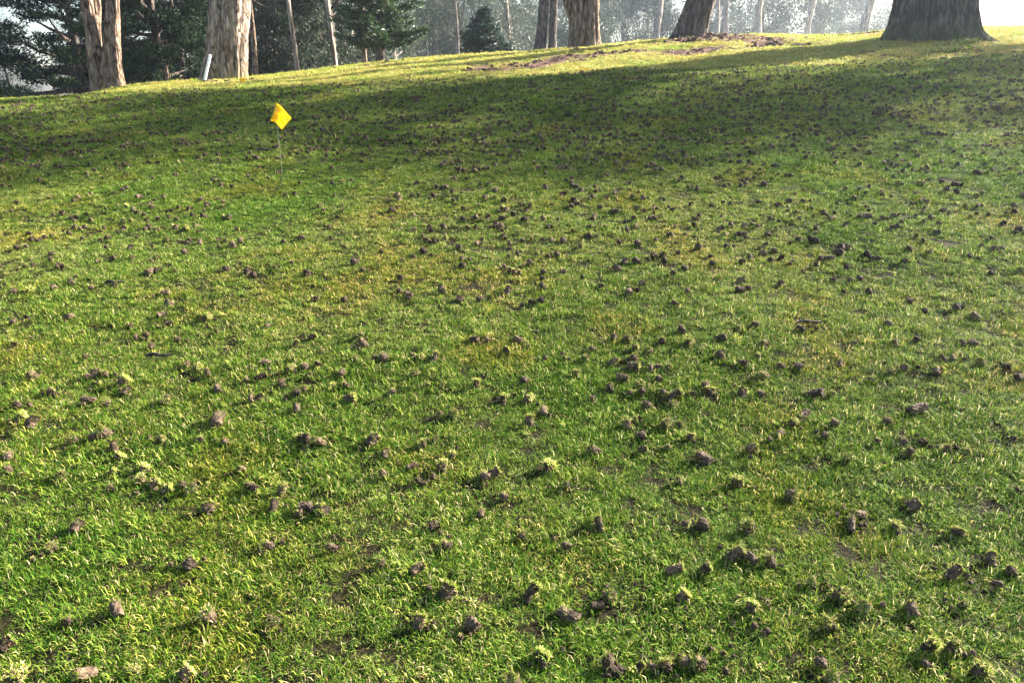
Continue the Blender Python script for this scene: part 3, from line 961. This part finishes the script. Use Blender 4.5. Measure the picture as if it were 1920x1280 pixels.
# middle pale trunk with a low side branch
def mid_branch(VF, loc, k, last):
    a, b, c = loc((1080, 40)), loc((1068, 18)), loc((1058, -25))
    path = resample([a + [0, .05, 0], b, c, c + [-.5, .2, 1.2]], 16)
    VF.append(tube(path, np.linspace(.11, .05, 16), 20, bark_shape(77, 4, .06, 0, 1, .04)))
big_tree('pale_tree', 1098, 90, 16.6, [(1097, 90), (1097, 60), (1096, 30), (1097, 0)], (46, 48), M_BARK_TAN, 13,
         'upright tan trunk half in shadow with a thin side branch, middle of the bank', flutes=5, amp=.085, flare=.28, flare_h=.3, rough=.03, extra=[mid_branch], crown=(8, 13, 2.6), ncrown=16)
# left pale fluted trunk
big_tree('fluted_tree', 424, 151, 16.2, [(421, 151), (424, 110), (426, 60), (428, 20), (428, 0)], (60, 66), M_BARK_PALE, 14,
         'pale grey fluted trunk with the white stake leaning in front of it', flutes=5, amp=.15, flare=.16, flare_h=.35, rough=.035, crown=(7.5, 12.5, 3), ncrown=20)
# far left forked trunk
def fork(VF, loc, k, last):
    P1 = [loc((192, 158)), loc((186, 125)), loc((177, 100)), loc((175, 60)), loc((167, 30)), loc((163, 0)), loc((156, -60)), loc((150, -200))]
    path = resample([p + np.array([0, -.03, 0]) for p in P1], 60)
    VF.append(tube(path, np.interp(np.arange(60), [0, 20, 59], [.125, .115, .105]), 40, bark_shape(78, 5, .08, 0, 1, .04)))
    P2 = [loc((190, 105)), loc((189, 88)), loc((187, 73))]
    path = resample([p + np.array([0, -.12, 0]) for p in P2], 14)
    VF.append(tube(path, np.linspace(.10, .06, 14), 18, bark_shape(79, 4, .08, 0, 1, .05)))
    P3 = [loc((172, 170)), loc((162, 120)), loc((158, 60)), loc((158, 0)), loc((158, -120))]
    path = resample([p + np.array([0, .35, 0]) for p in P3], 40)
    VF.append(tube(path, np.interp(np.arange(40), [0, 39], [.15, .10]), 36, bark_shape(80, 6, .08, .25, .4, .04)))
big_tree('forked_tree', 205, 166, 16.0, [(209, 165), (209, 140), (208, 110), (210, 70), (211, 30), (212, 0)], (34, 20), M_BARK_TAN, 15,
         'forked tan double trunk with a broken stub, leftmost of the big trees', flutes=4, amp=.12, flare=.45, flare_h=.42, rough=.04, extra=[fork], crown=(7.5, 12.5, 3), ncrown=20)

# slender trunks behind the crest
def slender(px, py, Y, w, lean, label, mat=M_BARK_GROVE, seed=0, twin=False, crown=True, top=11.0, bend=.1):
    sx, sz = ray(px, py)
    x0 = sx * Y
    z0 = min(float(height(x0, Y)), CAM[2] + sz * Y) - .1
    root = empty('slender_tree', (x0, Y, z0))
    r_ = np.random.default_rng(900 + seed)
    rad = w / FPX * Y * .5 * .95
    zs = np.linspace(0, top, 40)
    path = np.stack([np.tan(R(lean)) * zs * np.exp(-zs / 14) + bend * rad * 3 * np.sin(zs * 1.3 + seed), .1 * np.sin(zs + seed), zs], -1)
    path[0, :2] = 0
    VF = [tube(path, rad * np.interp(zs, [0, .5, top], [1.15, 1.0, .4]), 28, bark_shape(200 + seed, 4, .05, .15, .3, .03))]
    if crown:
        cr, cs = high_crown(root, path[-1][0], 0, top - 1.5, top + 2, 1.2, 300 + seed, 5)
        add_limbs(VF, [path[30], path[33], path[36]], cs[:3], .05, 6)
    V, F = join(VF)
    obj('trunk', mesh_from('trunk', V, F, True), mat, root)
    tag(root, label, 'tree', 'slender trees behind the crest')
    return root
SL = [(477, 144, 21, 10, 1, 'slim lit trunk just right of the pale fluted trunk', M_BARK_TAN),
      (556, 141, 22, 8, -1, 'thin pale trunk midway between the fluted trunk and the conifer', M_BARK_GROVE),
      (630, 128, 22, 9, -2, 'thin pale knobbly trunk left of the bushy conifer', M_BARK_GROVE),
      (686, 120, 23, 9, 0, 'short lit trunk showing under the left side of the conifer', M_BARK_TAN),
      (1037, 90, 27, 16, -1, 'dim brown trunk with a lit right edge, left of the tan trunk', M_BARK_DARK),
      (1233, 76, 58, 13, 0, 'straight grey trunk between the tan trunk and the leaning one', M_BARK_GROVE),
      (1341, 68, 66, 11, 1, 'left trunk of the hazy pair beside the leaning dark tree', M_BARK_GROVE),
      (1355, 68, 68, 12, 3, 'right trunk of the hazy pair beside the leaning dark tree', M_BARK_GROVE),
      (1413, 67, 64, 16, 5, 'hazy trunk right of the trunk pair, leaning slightly right', M_BARK_GROVE),
      (1508, 66, 68, 15, 5, 'hazy upright trunk behind the dark bare hollow', M_BARK_GROVE),
      (1603, 61, 56, 21, 12, 'thick hazy trunk leaning right, nearest the massive trunk', M_BARK_GROVE),
      (297, 158, 24, 8, 2, 'dim thin trunk in the shade right of the forked tree', M_BARK_DARK),
      (350, 154, 25, 7, -4, 'dim thin crooked trunk left of the white stake', M_BARK_DARK)]
for i, (a, b, Y, w, lean, lab, mt) in enumerate(SL):
    slender(a, b, Y, w, lean, lab, mt, i)
# broken stub in the shade
sx, sz = ray(313, 157)
stub = empty('broken_stump', (sx * 22.5, 22.5, CAM[2] + sz * 22.5 - .1))
zs = np.linspace(0, .62, 18)
V, F = tube(np.stack([.05 * zs, 0 * zs, zs], -1), np.interp(zs, [0, .1, .55, .62], [.085, .065, .06, .012]), 18, bark_shape(5, 4, .1, .2, .2, .08))
obj('trunk', mesh_from('trunk', V, F, True), M_BARK_TAN, stub)
V, F = tube(resample([(.02, 0, .42), (.10, -.02, .36), (.17, -.03, .24)], 8), np.linspace(.025, .008, 8), 8)
obj('splinter', mesh_from('splinter', V, F, True), M_BARK_TAN, stub)
tag(stub, 'sunlit broken stump in the dark shade between forked and fluted trees', 'stump')

# conifers with layered branches
def conifer(name, px, py, Y, hgt, rad, mat_pal, seed, label, lowest=.08, nb=120, taper=.85, spray=(.16, .035), dens=1.0, top_trim=None):
    sx, sz = ray(px, py)
    x0 = sx * Y
    z0 = CAM[2] + sz * Y - .08
    root = empty(name, (x0, Y, z0))
    r_ = np.random.default_rng(seed)
    VF = []
    zs = np.linspace(0, hgt, 20)
    VF.append(tube(np.stack([.03 * np.sin(zs), 0 * zs, zs], -1), np.interp(zs, [0, hgt], [.045 * hgt ** .8, .01]), 12))
    C, A, S, K = [], [], [], []
    for b in range(nb):
        t = lowest + (1 - lowest) * (b + r_.random()) / nb
        z = t * hgt
        L_ = rad * ((1 - t) ** taper + .04) * r_.uniform(.72, 1.12)
        az = b * 2.399 + r_.normal(0, .3)
        rise = r_.uniform(-.02, .30)
        dirv = np.array([math.cos(az), math.sin(az), rise]); dirv /= np.linalg.norm(dirv)
        tipup = r_.uniform(.08, .25)
        m = max(4, int(L_ / .05))
        tt = (np.arange(m) + r_.random(m)) / m
        core = np.array([0, 0, z]) + np.outer(tt * L_, dirv) + np.outer(tt ** 2.2 * L_ * tipup - tt * L_ * .12, [0, 0, 1])
        VF.append(tube(resample([core[0] * 0 + [0, 0, z], core[m // 2], core[-1]], 5), np.linspace(.012 + .006 * L_, .004, 5), 5))
        perp = np.array([-dirv[1], dirv[0], 0]); perp /= np.linalg.norm(perp)
        for j in range(m):
            if tt[j] < .12: continue
            q = int(9 * dens)
            w = .30 * L_ * (1 - tt[j]) ** .6 * min(1, tt[j] * 3) + .05
            off = r_.uniform(-1, 1, q) * w
            c = core[j] + np.outer(off, perp) + np.outer(abs(off) * .5, dirv) + np.stack([r_.normal(0, .015, q)] * 2 + [r_.normal(0, .035, q) - .1 * abs(off)], -1)
            a = unit(dirv * .6 + np.outer(np.sign(off), perp) * .8 + r_.normal(size=(q, 3)) * .35 + np.array([0, 0, .25]))
            C.append(c); A.append(a)
            tip = tt[j] > .75
            K.append(mat_pal[r_.integers(0, len(mat_pal), q)] * (1.25 if tip else .9) * (.7 + .6 * r_.random((q, 1))))
    C = np.concatenate(C); A = np.concatenate(A); K = np.concatenate(K)
    n = len(C); S = side_of(A, r_)
    l = spray[0] * (.6 + .8 * r_.random(n)); w = spray[1] * (.6 + .8 * r_.random(n))
    V, F = join(VF)
    obj('trunk', mesh_from('trunk', V, F, True), M_BARK_DARK, root)
    obj('crown', leaves_mesh('crown', C, A * l[:, None], S * w[:, None], K), M_CONIFER, root)
    tag(root, label, 'tree')
    return root
conifer('conifer_tree', 714, 117, 21.0, 3.6, 1.32, PAL_CON, 41, 'bushy green young conifer with spreading layered branches, lit on its right', lowest=.10, nb=92, taper=.55, dens=1.25)
conifer('dark_fir', 908, 106, 23.0, 1.35, .86, PAL_DARKCON, 42, 'small dark pyramid shaped conifer on the crest', lowest=.02, nb=64, taper=.75, spray=(.13, .035), dens=1.5)

# dark broad cypresses, left
def cypress(px, py, Y, hgt, rad, seed, label, npad=60, low=.02, pal=PAL_CYP, stretch=1.0):
    sx, sz = ray(px, py)
    x0 = sx * Y
    z0 = CAM[2] + sz * Y - .15
    root = empty('spreading_cypress', (x0, Y, z0))
    r_ = np.random.default_rng(seed)
    cs, rs = [], []
    for i in range(npad):
        t = low + (1 - low) * (i + r_.random()) / npad
        a = i * 2.399 + r_.normal(0, .4)
        rr = rad * (1 - t ** 2.2) ** .5 * r_.uniform(.45, 1.0)
        cs.append(np.array([rr * math.cos(a) * stretch, rr * math.sin(a), t * hgt])); rs.append(r_.uniform(.45, .95) * (.2 + rad / 4.2))
    me = leaves_mesh('crown', *pads(cs, rs, 2000, .13, .030, pal, r_, up=.25, flat=.36, density_shell=.1))
    zs = np.linspace(0, hgt * .9, 24)
    VF = [tube(np.stack([.12 * np.sin(zs * .8), .1 * np.cos(zs), zs], -1), np.linspace(.022 * hgt, .02, 24), 20, bark_shape(seed, 5, .08, .3, .4, .04))]
    add_limbs(VF, [(0, 0, max(.4, c[2] - .5)) for c in cs[::2]], cs[::2], .06, 6)
    V, F = join(VF)
    obj('trunk', mesh_from('trunk', V, F, True), M_BARK_DARK, root)
    obj('crown', me, M_CYPRESS, root)
    tag(root, label, 'tree', 'dark spreading cypresses')
cypress(150, 182, 22, 5.8, 2.2, 51, 'dark spreading cypress behind the forked tree', npad=105)
cypress(300, 164, 24, 5.8, 2.1, 52, 'dark cypress with low boughs right of the forked tree', npad=110)
cypress(235, 172, 27, 6.4, 2.0, 57, 'dark cypress seen between the forked and fluted trees', npad=80)
cypress(390, 160, 28, 7.0, 1.7, 58, 'dark cypress directly behind the fluted tree', npad=70)
cypress(520, 150, 29, 8.0, 2.4, 53, 'dark conifer mass behind the thin trunks', npad=56)
cypress(620, 142, 30, 8.5, 2.4, 54, 'dark tree left of the bushy conifer, behind the knobbly trunk', npad=56)
cypress(1012, 100, 27, 9.0, 2.0, 55, 'dark tree whose boughs hang over the small fir', npad=46, low=.22)

# grove trees, built once per kind and copied
def grove_proto(seed, hgt, lowfol, spread, nclump, pal=PAL_EUC, trunk_r=.16, leaf=(.15, .036), dens=520, big=1.0):
    r_ = np.random.default_rng(seed)
    root = empty('grove_tree', (0, 0, 0))
    zs = np.linspace(0, hgt, 30)
    path = np.stack([.25 * np.sin(zs * .35 + seed), .2 * np.cos(zs * .4 + seed), zs], -1)
    path -= path[0] * np.array([1, 1, 0])
    VF = [tube(path, np.linspace(trunk_r, .03, 30), 12, bark_shape(seed, 3, .05, .25, .4, .03))]
    cs, rs = [], []
    for i in range(nclump):
        t = lowfol + (1 - lowfol) * r_.random() ** 1.1
        a = r_.random() * 6.283
        rr = spread * (.25 + .75 * r_.random()) * (1 - .5 * t)
        cs.append(np.array([rr * math.cos(a), rr * math.sin(a), t * hgt])); rs.append(r_.uniform(.4, .95) * big)
    starts = [path[int(np.clip(np.argmin(abs(zs - (c[2] - .9))), 0, 29))] for c in cs[::3]]
    add_limbs(VF, starts, cs[::3], .045, 5)
    V, F = join(VF)
    obj('trunk', mesh_from('trunk', V, F, True), M_BARK_GROVE, root)
    obj('crown', leaves_mesh('crown', *pads(cs, rs, dens, leaf[0], leaf[1], pal, r_, up=0, hang=.7, flat=1.0, density_shell=.0)), M_EUCA, root)
    return root
def shrub_proto(seed, rad, hgt):
    r_ = np.random.default_rng(seed)
    root = empty('understory_shrub', (0, 0, 0))
    cs = [np.array([r_.normal(0, rad * .5), r_.normal(0, rad * .5), hgt * (.1 + .8 * r_.random())]) for _ in range(14)]
    rs = [r_.uniform(.3, .6) for _ in cs]
    VF = []
    add_limbs(VF, [(r_.normal(0, .05), r_.normal(0, .05), 0) for _ in cs[::2]], cs[::2], .03, 5)
    V, F = join(VF)
    obj('stem', mesh_from('stem', V, F, True), M_BARK_GROVE, root)
    obj('foliage', leaves_mesh('foliage', *pads(cs, rs, 900, .10, .035, PAL_EUC[:4], r_, up=.2, flat=.9, density_shell=.0)), M_EUCA, root)
    return root
GPROT = [grove_proto(61, 12.0, .10, 2.6, 60), grove_proto(62, 13.0, .18, 2.2, 52, trunk_r=.2), grove_proto(63, 10.5, .06, 2.8, 64, trunk_r=.13), grove_proto(64, 13.0, .3, 2.0, 44, trunk_r=.22)]
FPROT = [grove_proto(65, 14.0, .08, 3.2, 30, trunk_r=.24, leaf=(.26, .07), dens=330, big=1.6), grove_proto(66, 14.5, .2, 2.8, 26, trunk_r=.28, leaf=(.26, .07), dens=330, big=1.7), grove_proto(67, 12.5, .04, 3.4, 32, trunk_r=.2, leaf=(.26, .07), dens=330, big=1.5)]
SPROT = [shrub_proto(71, .9, 1.6), shrub_proto(72, 1.1, 2.2), shrub_proto(73, .8, 1.2)]
def place(proto, used, px, Y, label, cat, group, scale=1.0, seed=0):
    sx, _ = ray(px, 90)
    x = sx * Y
    z = float(height(x, Y)) - .1
    o = proto if id(proto) not in used else copy_tree(proto)
    used.add(id(proto))
    o.location = (x, Y, z)
    o.rotation_euler = (0, 0, seed * 1.7)
    o.scale = (scale, scale, scale)
    tag(o, label, cat, group)
    return o
used = set()
gr = np.random.default_rng(81)
k = 0
ROWS = [(31, 420, 690, 5), (35, 130, 700, 7), (41, 380, 800, 6), (49, 420, 980, 7), (60, 760, 1120, 4), (76, 780, 1720, 9), (90, 780, 1790, 10), (106, 740, 1800, 10)]
for Y, a, b, n in ROWS:
    for i in range(n):
        px = a + (b - a) * (i + gr.uniform(.15, .85)) / n
        if Y < 34 and 1130 < px < 1700: continue
        yy = Y + gr.uniform(-2, 2)
        depth = 'near front of' if Y < 38 else ('deep in' if Y < 50 else 'at the hazy back of')
        place(FPROT[k % 3] if Y > 50 else GPROT[k % 4], used, px, yy, placed_label(['%s grove tree %s the wood' % (w_, depth) for w_ in ('leafy', 'tall leafy', 'slim leafy', 'hazy leafy')], px), 'tree', 'trees of the hazy grove', gr.uniform(.8, 1.08) * (1.15 if Y > 50 else 1), k)
        k += 1
used = set()
for i in range(30):
    px = 380 + (1680 - 380) * (i + gr.uniform(.1, .9)) / 30
    Y = gr.uniform(25.5, 33) if px < 680 else gr.uniform(46, 60)
    place(SPROT[i % 3], used, px, Y, placed_label(['leafy undergrowth shrub behind the crest', 'loose leafy shrub behind the crest'], px), 'shrub', 'undergrowth shrubs of the grove', gr.uniform(.8, 1.3) * (1 if px < 680 else 1.6), i)
# far left and far right, standing alone against the sky
place(GPROT[2], {id(GPROT[2])}, 10, 33, 'grey green tree alone against the sky at the left edge', 'tree', 'trees of the hazy grove', .5, 3)
place(SPROT[1], {id(SPROT[1])}, 5, 26, 'dark low bush at the left edge below the bright sky', 'shrub', 'undergrowth shrubs of the grove', .8, 4)
place(GPROT[0], {id(GPROT[0])}, 1872, 62, 'faint hazy tree far behind the right end of the bank', 'tree', 'trees of the hazy grove', .42, 5)
place(GPROT[2], {id(GPROT[2])}, 1845, 70, 'faint hazy treetop beside the massive trunk, far right', 'tree', 'trees of the hazy grove', .42, 7)
place(SPROT[2], {id(SPROT[2])}, 1910, 60, 'faint hazy bush at the right edge of the skyline', 'shrub', 'undergrowth shrubs of the grove', 1.3, 6)

# the wood behind, one mass
r_ = np.random.default_rng(91)
cs, rs = [], []
for i in range(520):
    Y = r_.uniform(118, 140)
    px = r_.uniform(330, 1790)
    sx, _ = ray(px, 90)
    cs.append(np.array([sx * Y, Y, -.2 + 16 * r_.random()])); rs.append(r_.uniform(1.0, 2.0))
me = leaves_mesh('distant_wood', *pads(cs, rs, 80, .5, .2, PAL_EUC, r_, up=0, hang=.3, flat=1.0, density_shell=.0))
tag(obj('distant_wood', me, M_EUCA), 'distant hazy wood reading as one mass behind the grove', kind='stuff')

# trees standing right of the picture that shade the upper fairway
def shade_tree(x, y, z0, z1, rad, seed, n, label):
    z = float(height(x, y)) - .1
    root = empty('cypress_tree', (x, y, z))
    cr, cs = high_crown(root, 0, 0, z0, z1, rad, seed, n)
    zs = np.linspace(0, z1 - .5, 30)
    VF = [tube(np.stack([.1 * np.sin(zs), 0 * zs, zs], -1), np.linspace(.45, .08, 30), 24, bark_shape(seed, 6, .08, .35, .5, .03))]
    add_limbs(VF, [(0, 0, max(1.5, c[2] - 1)) for c in cs[::2]], cs[::2], .07, 6)
    V, F = join(VF)
    obj('trunk', mesh_from('trunk', V, F, True), M_BARK_GREY, root)
    tag(root, label, 'tree')
shade_tree(14.0, 14.2, 2.6, 4.9, 2.5, 301, 18, 'shade casting cypress standing beyond the right edge of the bank')
shade_tree(14.8, 12.0, 2.2, 3.9, 2.4, 302, 8, 'lower shade casting cypress beyond the right edge, nearer the camera')

# ------------------------------------------------------------------ flags, stake, sprig
def flag(name, px, py, corners, fold, wire_top, label, droop=False):
    x, y, z = ground_hit(px, py)
    root = empty(name, (x, y, z - .02))
    d = y * CP - (z - CAM[2]) * SP
    k = d / FPX
    def lp(q, dy=0.0):
        sx, sz = ray(*q)
        return np.array([sx * y - x, dy, CAM[2] + sz * y - z + .02])
    # sheet: grid between four corners with a fold line
    tl, bl, br, tr = corners
    n = 12
    V = []
    for j in range(n + 1):
        for i in range(n + 1):
            u, v = i / n, j / n
            q = (np.array(tl) * (1 - u) * (1 - v) + np.array(tr) * u * (1 - v) + np.array(bl) * (1 - u) * v + np.array(br) * u * v)
            dy = fold * (abs(u - .30) * -1.0 + .3) * .25 + .004 * math.sin(9 * u + 5 * v) + .003 * math.sin(14 * v)
            V.append(lp(q, dy))
    F = [(j * (n + 1) + i, j * (n + 1) + i + 1, (j + 1) * (n + 1) + i + 1, (j + 1) * (n + 1) + i) for j in range(n) for i in range(n)]
    sheet = obj('sheet', mesh_from('sheet', np.array(V), F, True), M_FLAG, root)
    md = sheet.modifiers.new('thickness', 'SOLIDIFY'); md.thickness = .0007
    wt_ = lp(wire_top, .004)
    path = resample([(0, 0, 0), (wt_[0] * .3 + .004, 0, wt_[2] * .45), (wt_[0] * .75, 0, wt_[2] * .8), wt_], 24)
    V, F = tube(path, np.full(24, .0011), 8)
    obj('wire', mesh_from('wire', V, F, True), M_WIRE, root)
    tag(root, label, 'flag', 'yellow marker flags')
    return root
flag('marker_flag', 531, 352, [(518, 193), (508, 226), (531, 243), (549, 222)], .35, (516, 200), 'bright yellow marker flag on a thin wire in the shaded fairway')
flag('marker_flag', 457, 160, [(449, 146), (450, 153), (459, 155), (462, 147)], .2, (452, 148), 'tiny yellow marker flag on the bank right of the fluted tree')

x, y, z = ground_hit(381, 155)
stake = empty('boundary_stake', (x, y, z - .05))
h = .05 + .52
w0 = .021
bmm = bmesh.new()
bmesh.ops.create_cube(bmm, size=1)
for v in bmm.verts:
    v.co = Vector((v.co.x * w0 * 2, v.co.y * .045, .10 + (v.co.z + .5) * (h - .10)))
bmesh.ops.bevel(bmm, geom=list(bmm.edges), offset=.006, segments=2, affect='EDGES')
sm = bpy.data.meshes.new('post'); bmm.to_mesh(sm); bmm.free()
obj('post', sm, M_WHITE, stake)
V, F = tube([(0, 0, 0), (0, 0, .05), (0, 0, .101)], [.02, .028, .030], 12)
obj('foot', mesh_from('foot', V, F, True), M_FOOT, stake)
stake.rotation_euler = (R(4), R(21), 0)
tag(stake, 'white wooden stake leaning against the fluted tree', 'stake')

x, y, z = ground_hit(62, 181)
sprig = empty('leaf_sprig', (x, y, z))
r_ = np.random.default_rng(5)
C = np.array([(-.035, 0, .085), (-.02, .01, .10), (.03, 0, .09), (.045, .01, .075), (-.045, .01, .065), (.02, 0, .07), (-.02, -.01, .07)])
A = unit(r_.normal(size=(len(C), 3)) + np.array([0, 0, .4])) * .075
obj('leaves', leaves_mesh('leaves', C, A, side_of(A, r_) * .05, np.ones((len(C), 3))), M_LIME, sprig)
V, F = tube(resample([(0, 0, -.02), (.005, 0, .05), (.0, 0, .09)], 8), np.full(8, .003), 6)
obj('stem', mesh_from('stem', V, F, True), M_FOOT, sprig)
tag(sprig, 'bright lime leafy sprig at the fairway horizon, far left', 'plant')

def weed(px, py, seed, n, rad, label):
    x, y, z = ground_hit(px, py)
    r_ = np.random.default_rng(seed)
    root = empty('weed_clump', (x, y, z))
    C = np.stack([r_.normal(0, rad, n), r_.normal(0, rad, n), np.abs(r_.normal(0, rad * .3, n)) + .005], -1)
    A = unit(r_.normal(size=(n, 3)) * .8 + np.array([0, 0, .8])) * (.05 + .05 * r_.random((n, 1)))
    K = GREENS[r_.integers(2, 6, n)] * .8
    obj('leaves', leaves_mesh('leaves', C, A, side_of(A, r_) * .028, K), M_THATCH, root)
    VF = []
    add_limbs(VF, [(r_.normal(0, .03), r_.normal(0, .03), 0) for _ in range(6)], [C[i] for i in range(6)], .004, 5)
    V, F = join(VF)
    obj('stems', mesh_from('stems', V, F, True), M_FOOT, root)
    tag(root, label, 'weed', 'weeds round the massive trunk')
weed(1812, 84, 1, 200, .12, 'bright green weed clump at the right foot of the massive trunk')
weed(1795, 96, 2, 200, .09, 'low weed clump in front of the massive trunk, right side')
weed(1770, 99, 3, 140, .08, 'small weed tuft in front of the massive trunk, middle')

# sticks
def stick(px, py, L_, seed, label):
    x, y, z = ground_hit(px, py)
    r_ = np.random.default_rng(seed)
    path = np.array([(-L_ / 2, 0, .015), (-L_ * .2, .01, .022), (L_ * .15, -.006, .018), (L_ / 2, .012, .02)])
    V, F = tube(resample(path, 12), np.array([.003, .006, .008, .008, .007, .008, .007, .006, .007, .005, .004, .002]), 8, bark_shape(seed, 3, .1, 0, 1, .1))
    o = obj('bark_stick', mesh_from('bark_stick', V, F, True), M_BARK_DARK, None, (x, y, z))
    tag(o, label, 'stick', 'bark sticks on the grass')
stick(1518, 612, .13, 1, 'dark bark stick lying right of centre, halfway down the photo')
stick(215, 536, .10, 2, 'dark bark stick on the pale grass at left, above the middle')
stick(300, 674, .12, 3, 'dark twig in the left grass among crumbled plugs')
stick(495, 285, .16, 4, 'thin dark twig in the green patch below the yellow flag')

# ------------------------------------------------------------------ haze
bmm = bmesh.new()
bmesh.ops.create_cube(bmm, size=1)
HX, HY0, HY1, HZ0, HZ1 = 230.0, -230.0, 230.0, -6.0, 17.5
for v in bmm.verts:
    v.co = Vector((v.co.x * 2 * HX, HY0 + (v.co.y + .5) * (HY1 - HY0), HZ0 + (v.co.z + .5) * (HZ1 - HZ0)))
hm = bpy.data.meshes.new('haze'); bmm.to_mesh(hm); bmm.free()
m, nt, out = new_mat('haze')
pv = N(nt, 'ShaderNodeVolumePrincipled')
pv.inputs['Color'].default_value = (.72, .82, 1.0, 1)
pv.inputs['Density'].default_value = .0011
pv.inputs['Anisotropy'].default_value = .68
nt.links.new(pv.outputs[0], out.inputs['Volume'])
tag(obj('haze', hm, m), 'thin morning haze hanging in the grove', kind='stuff')
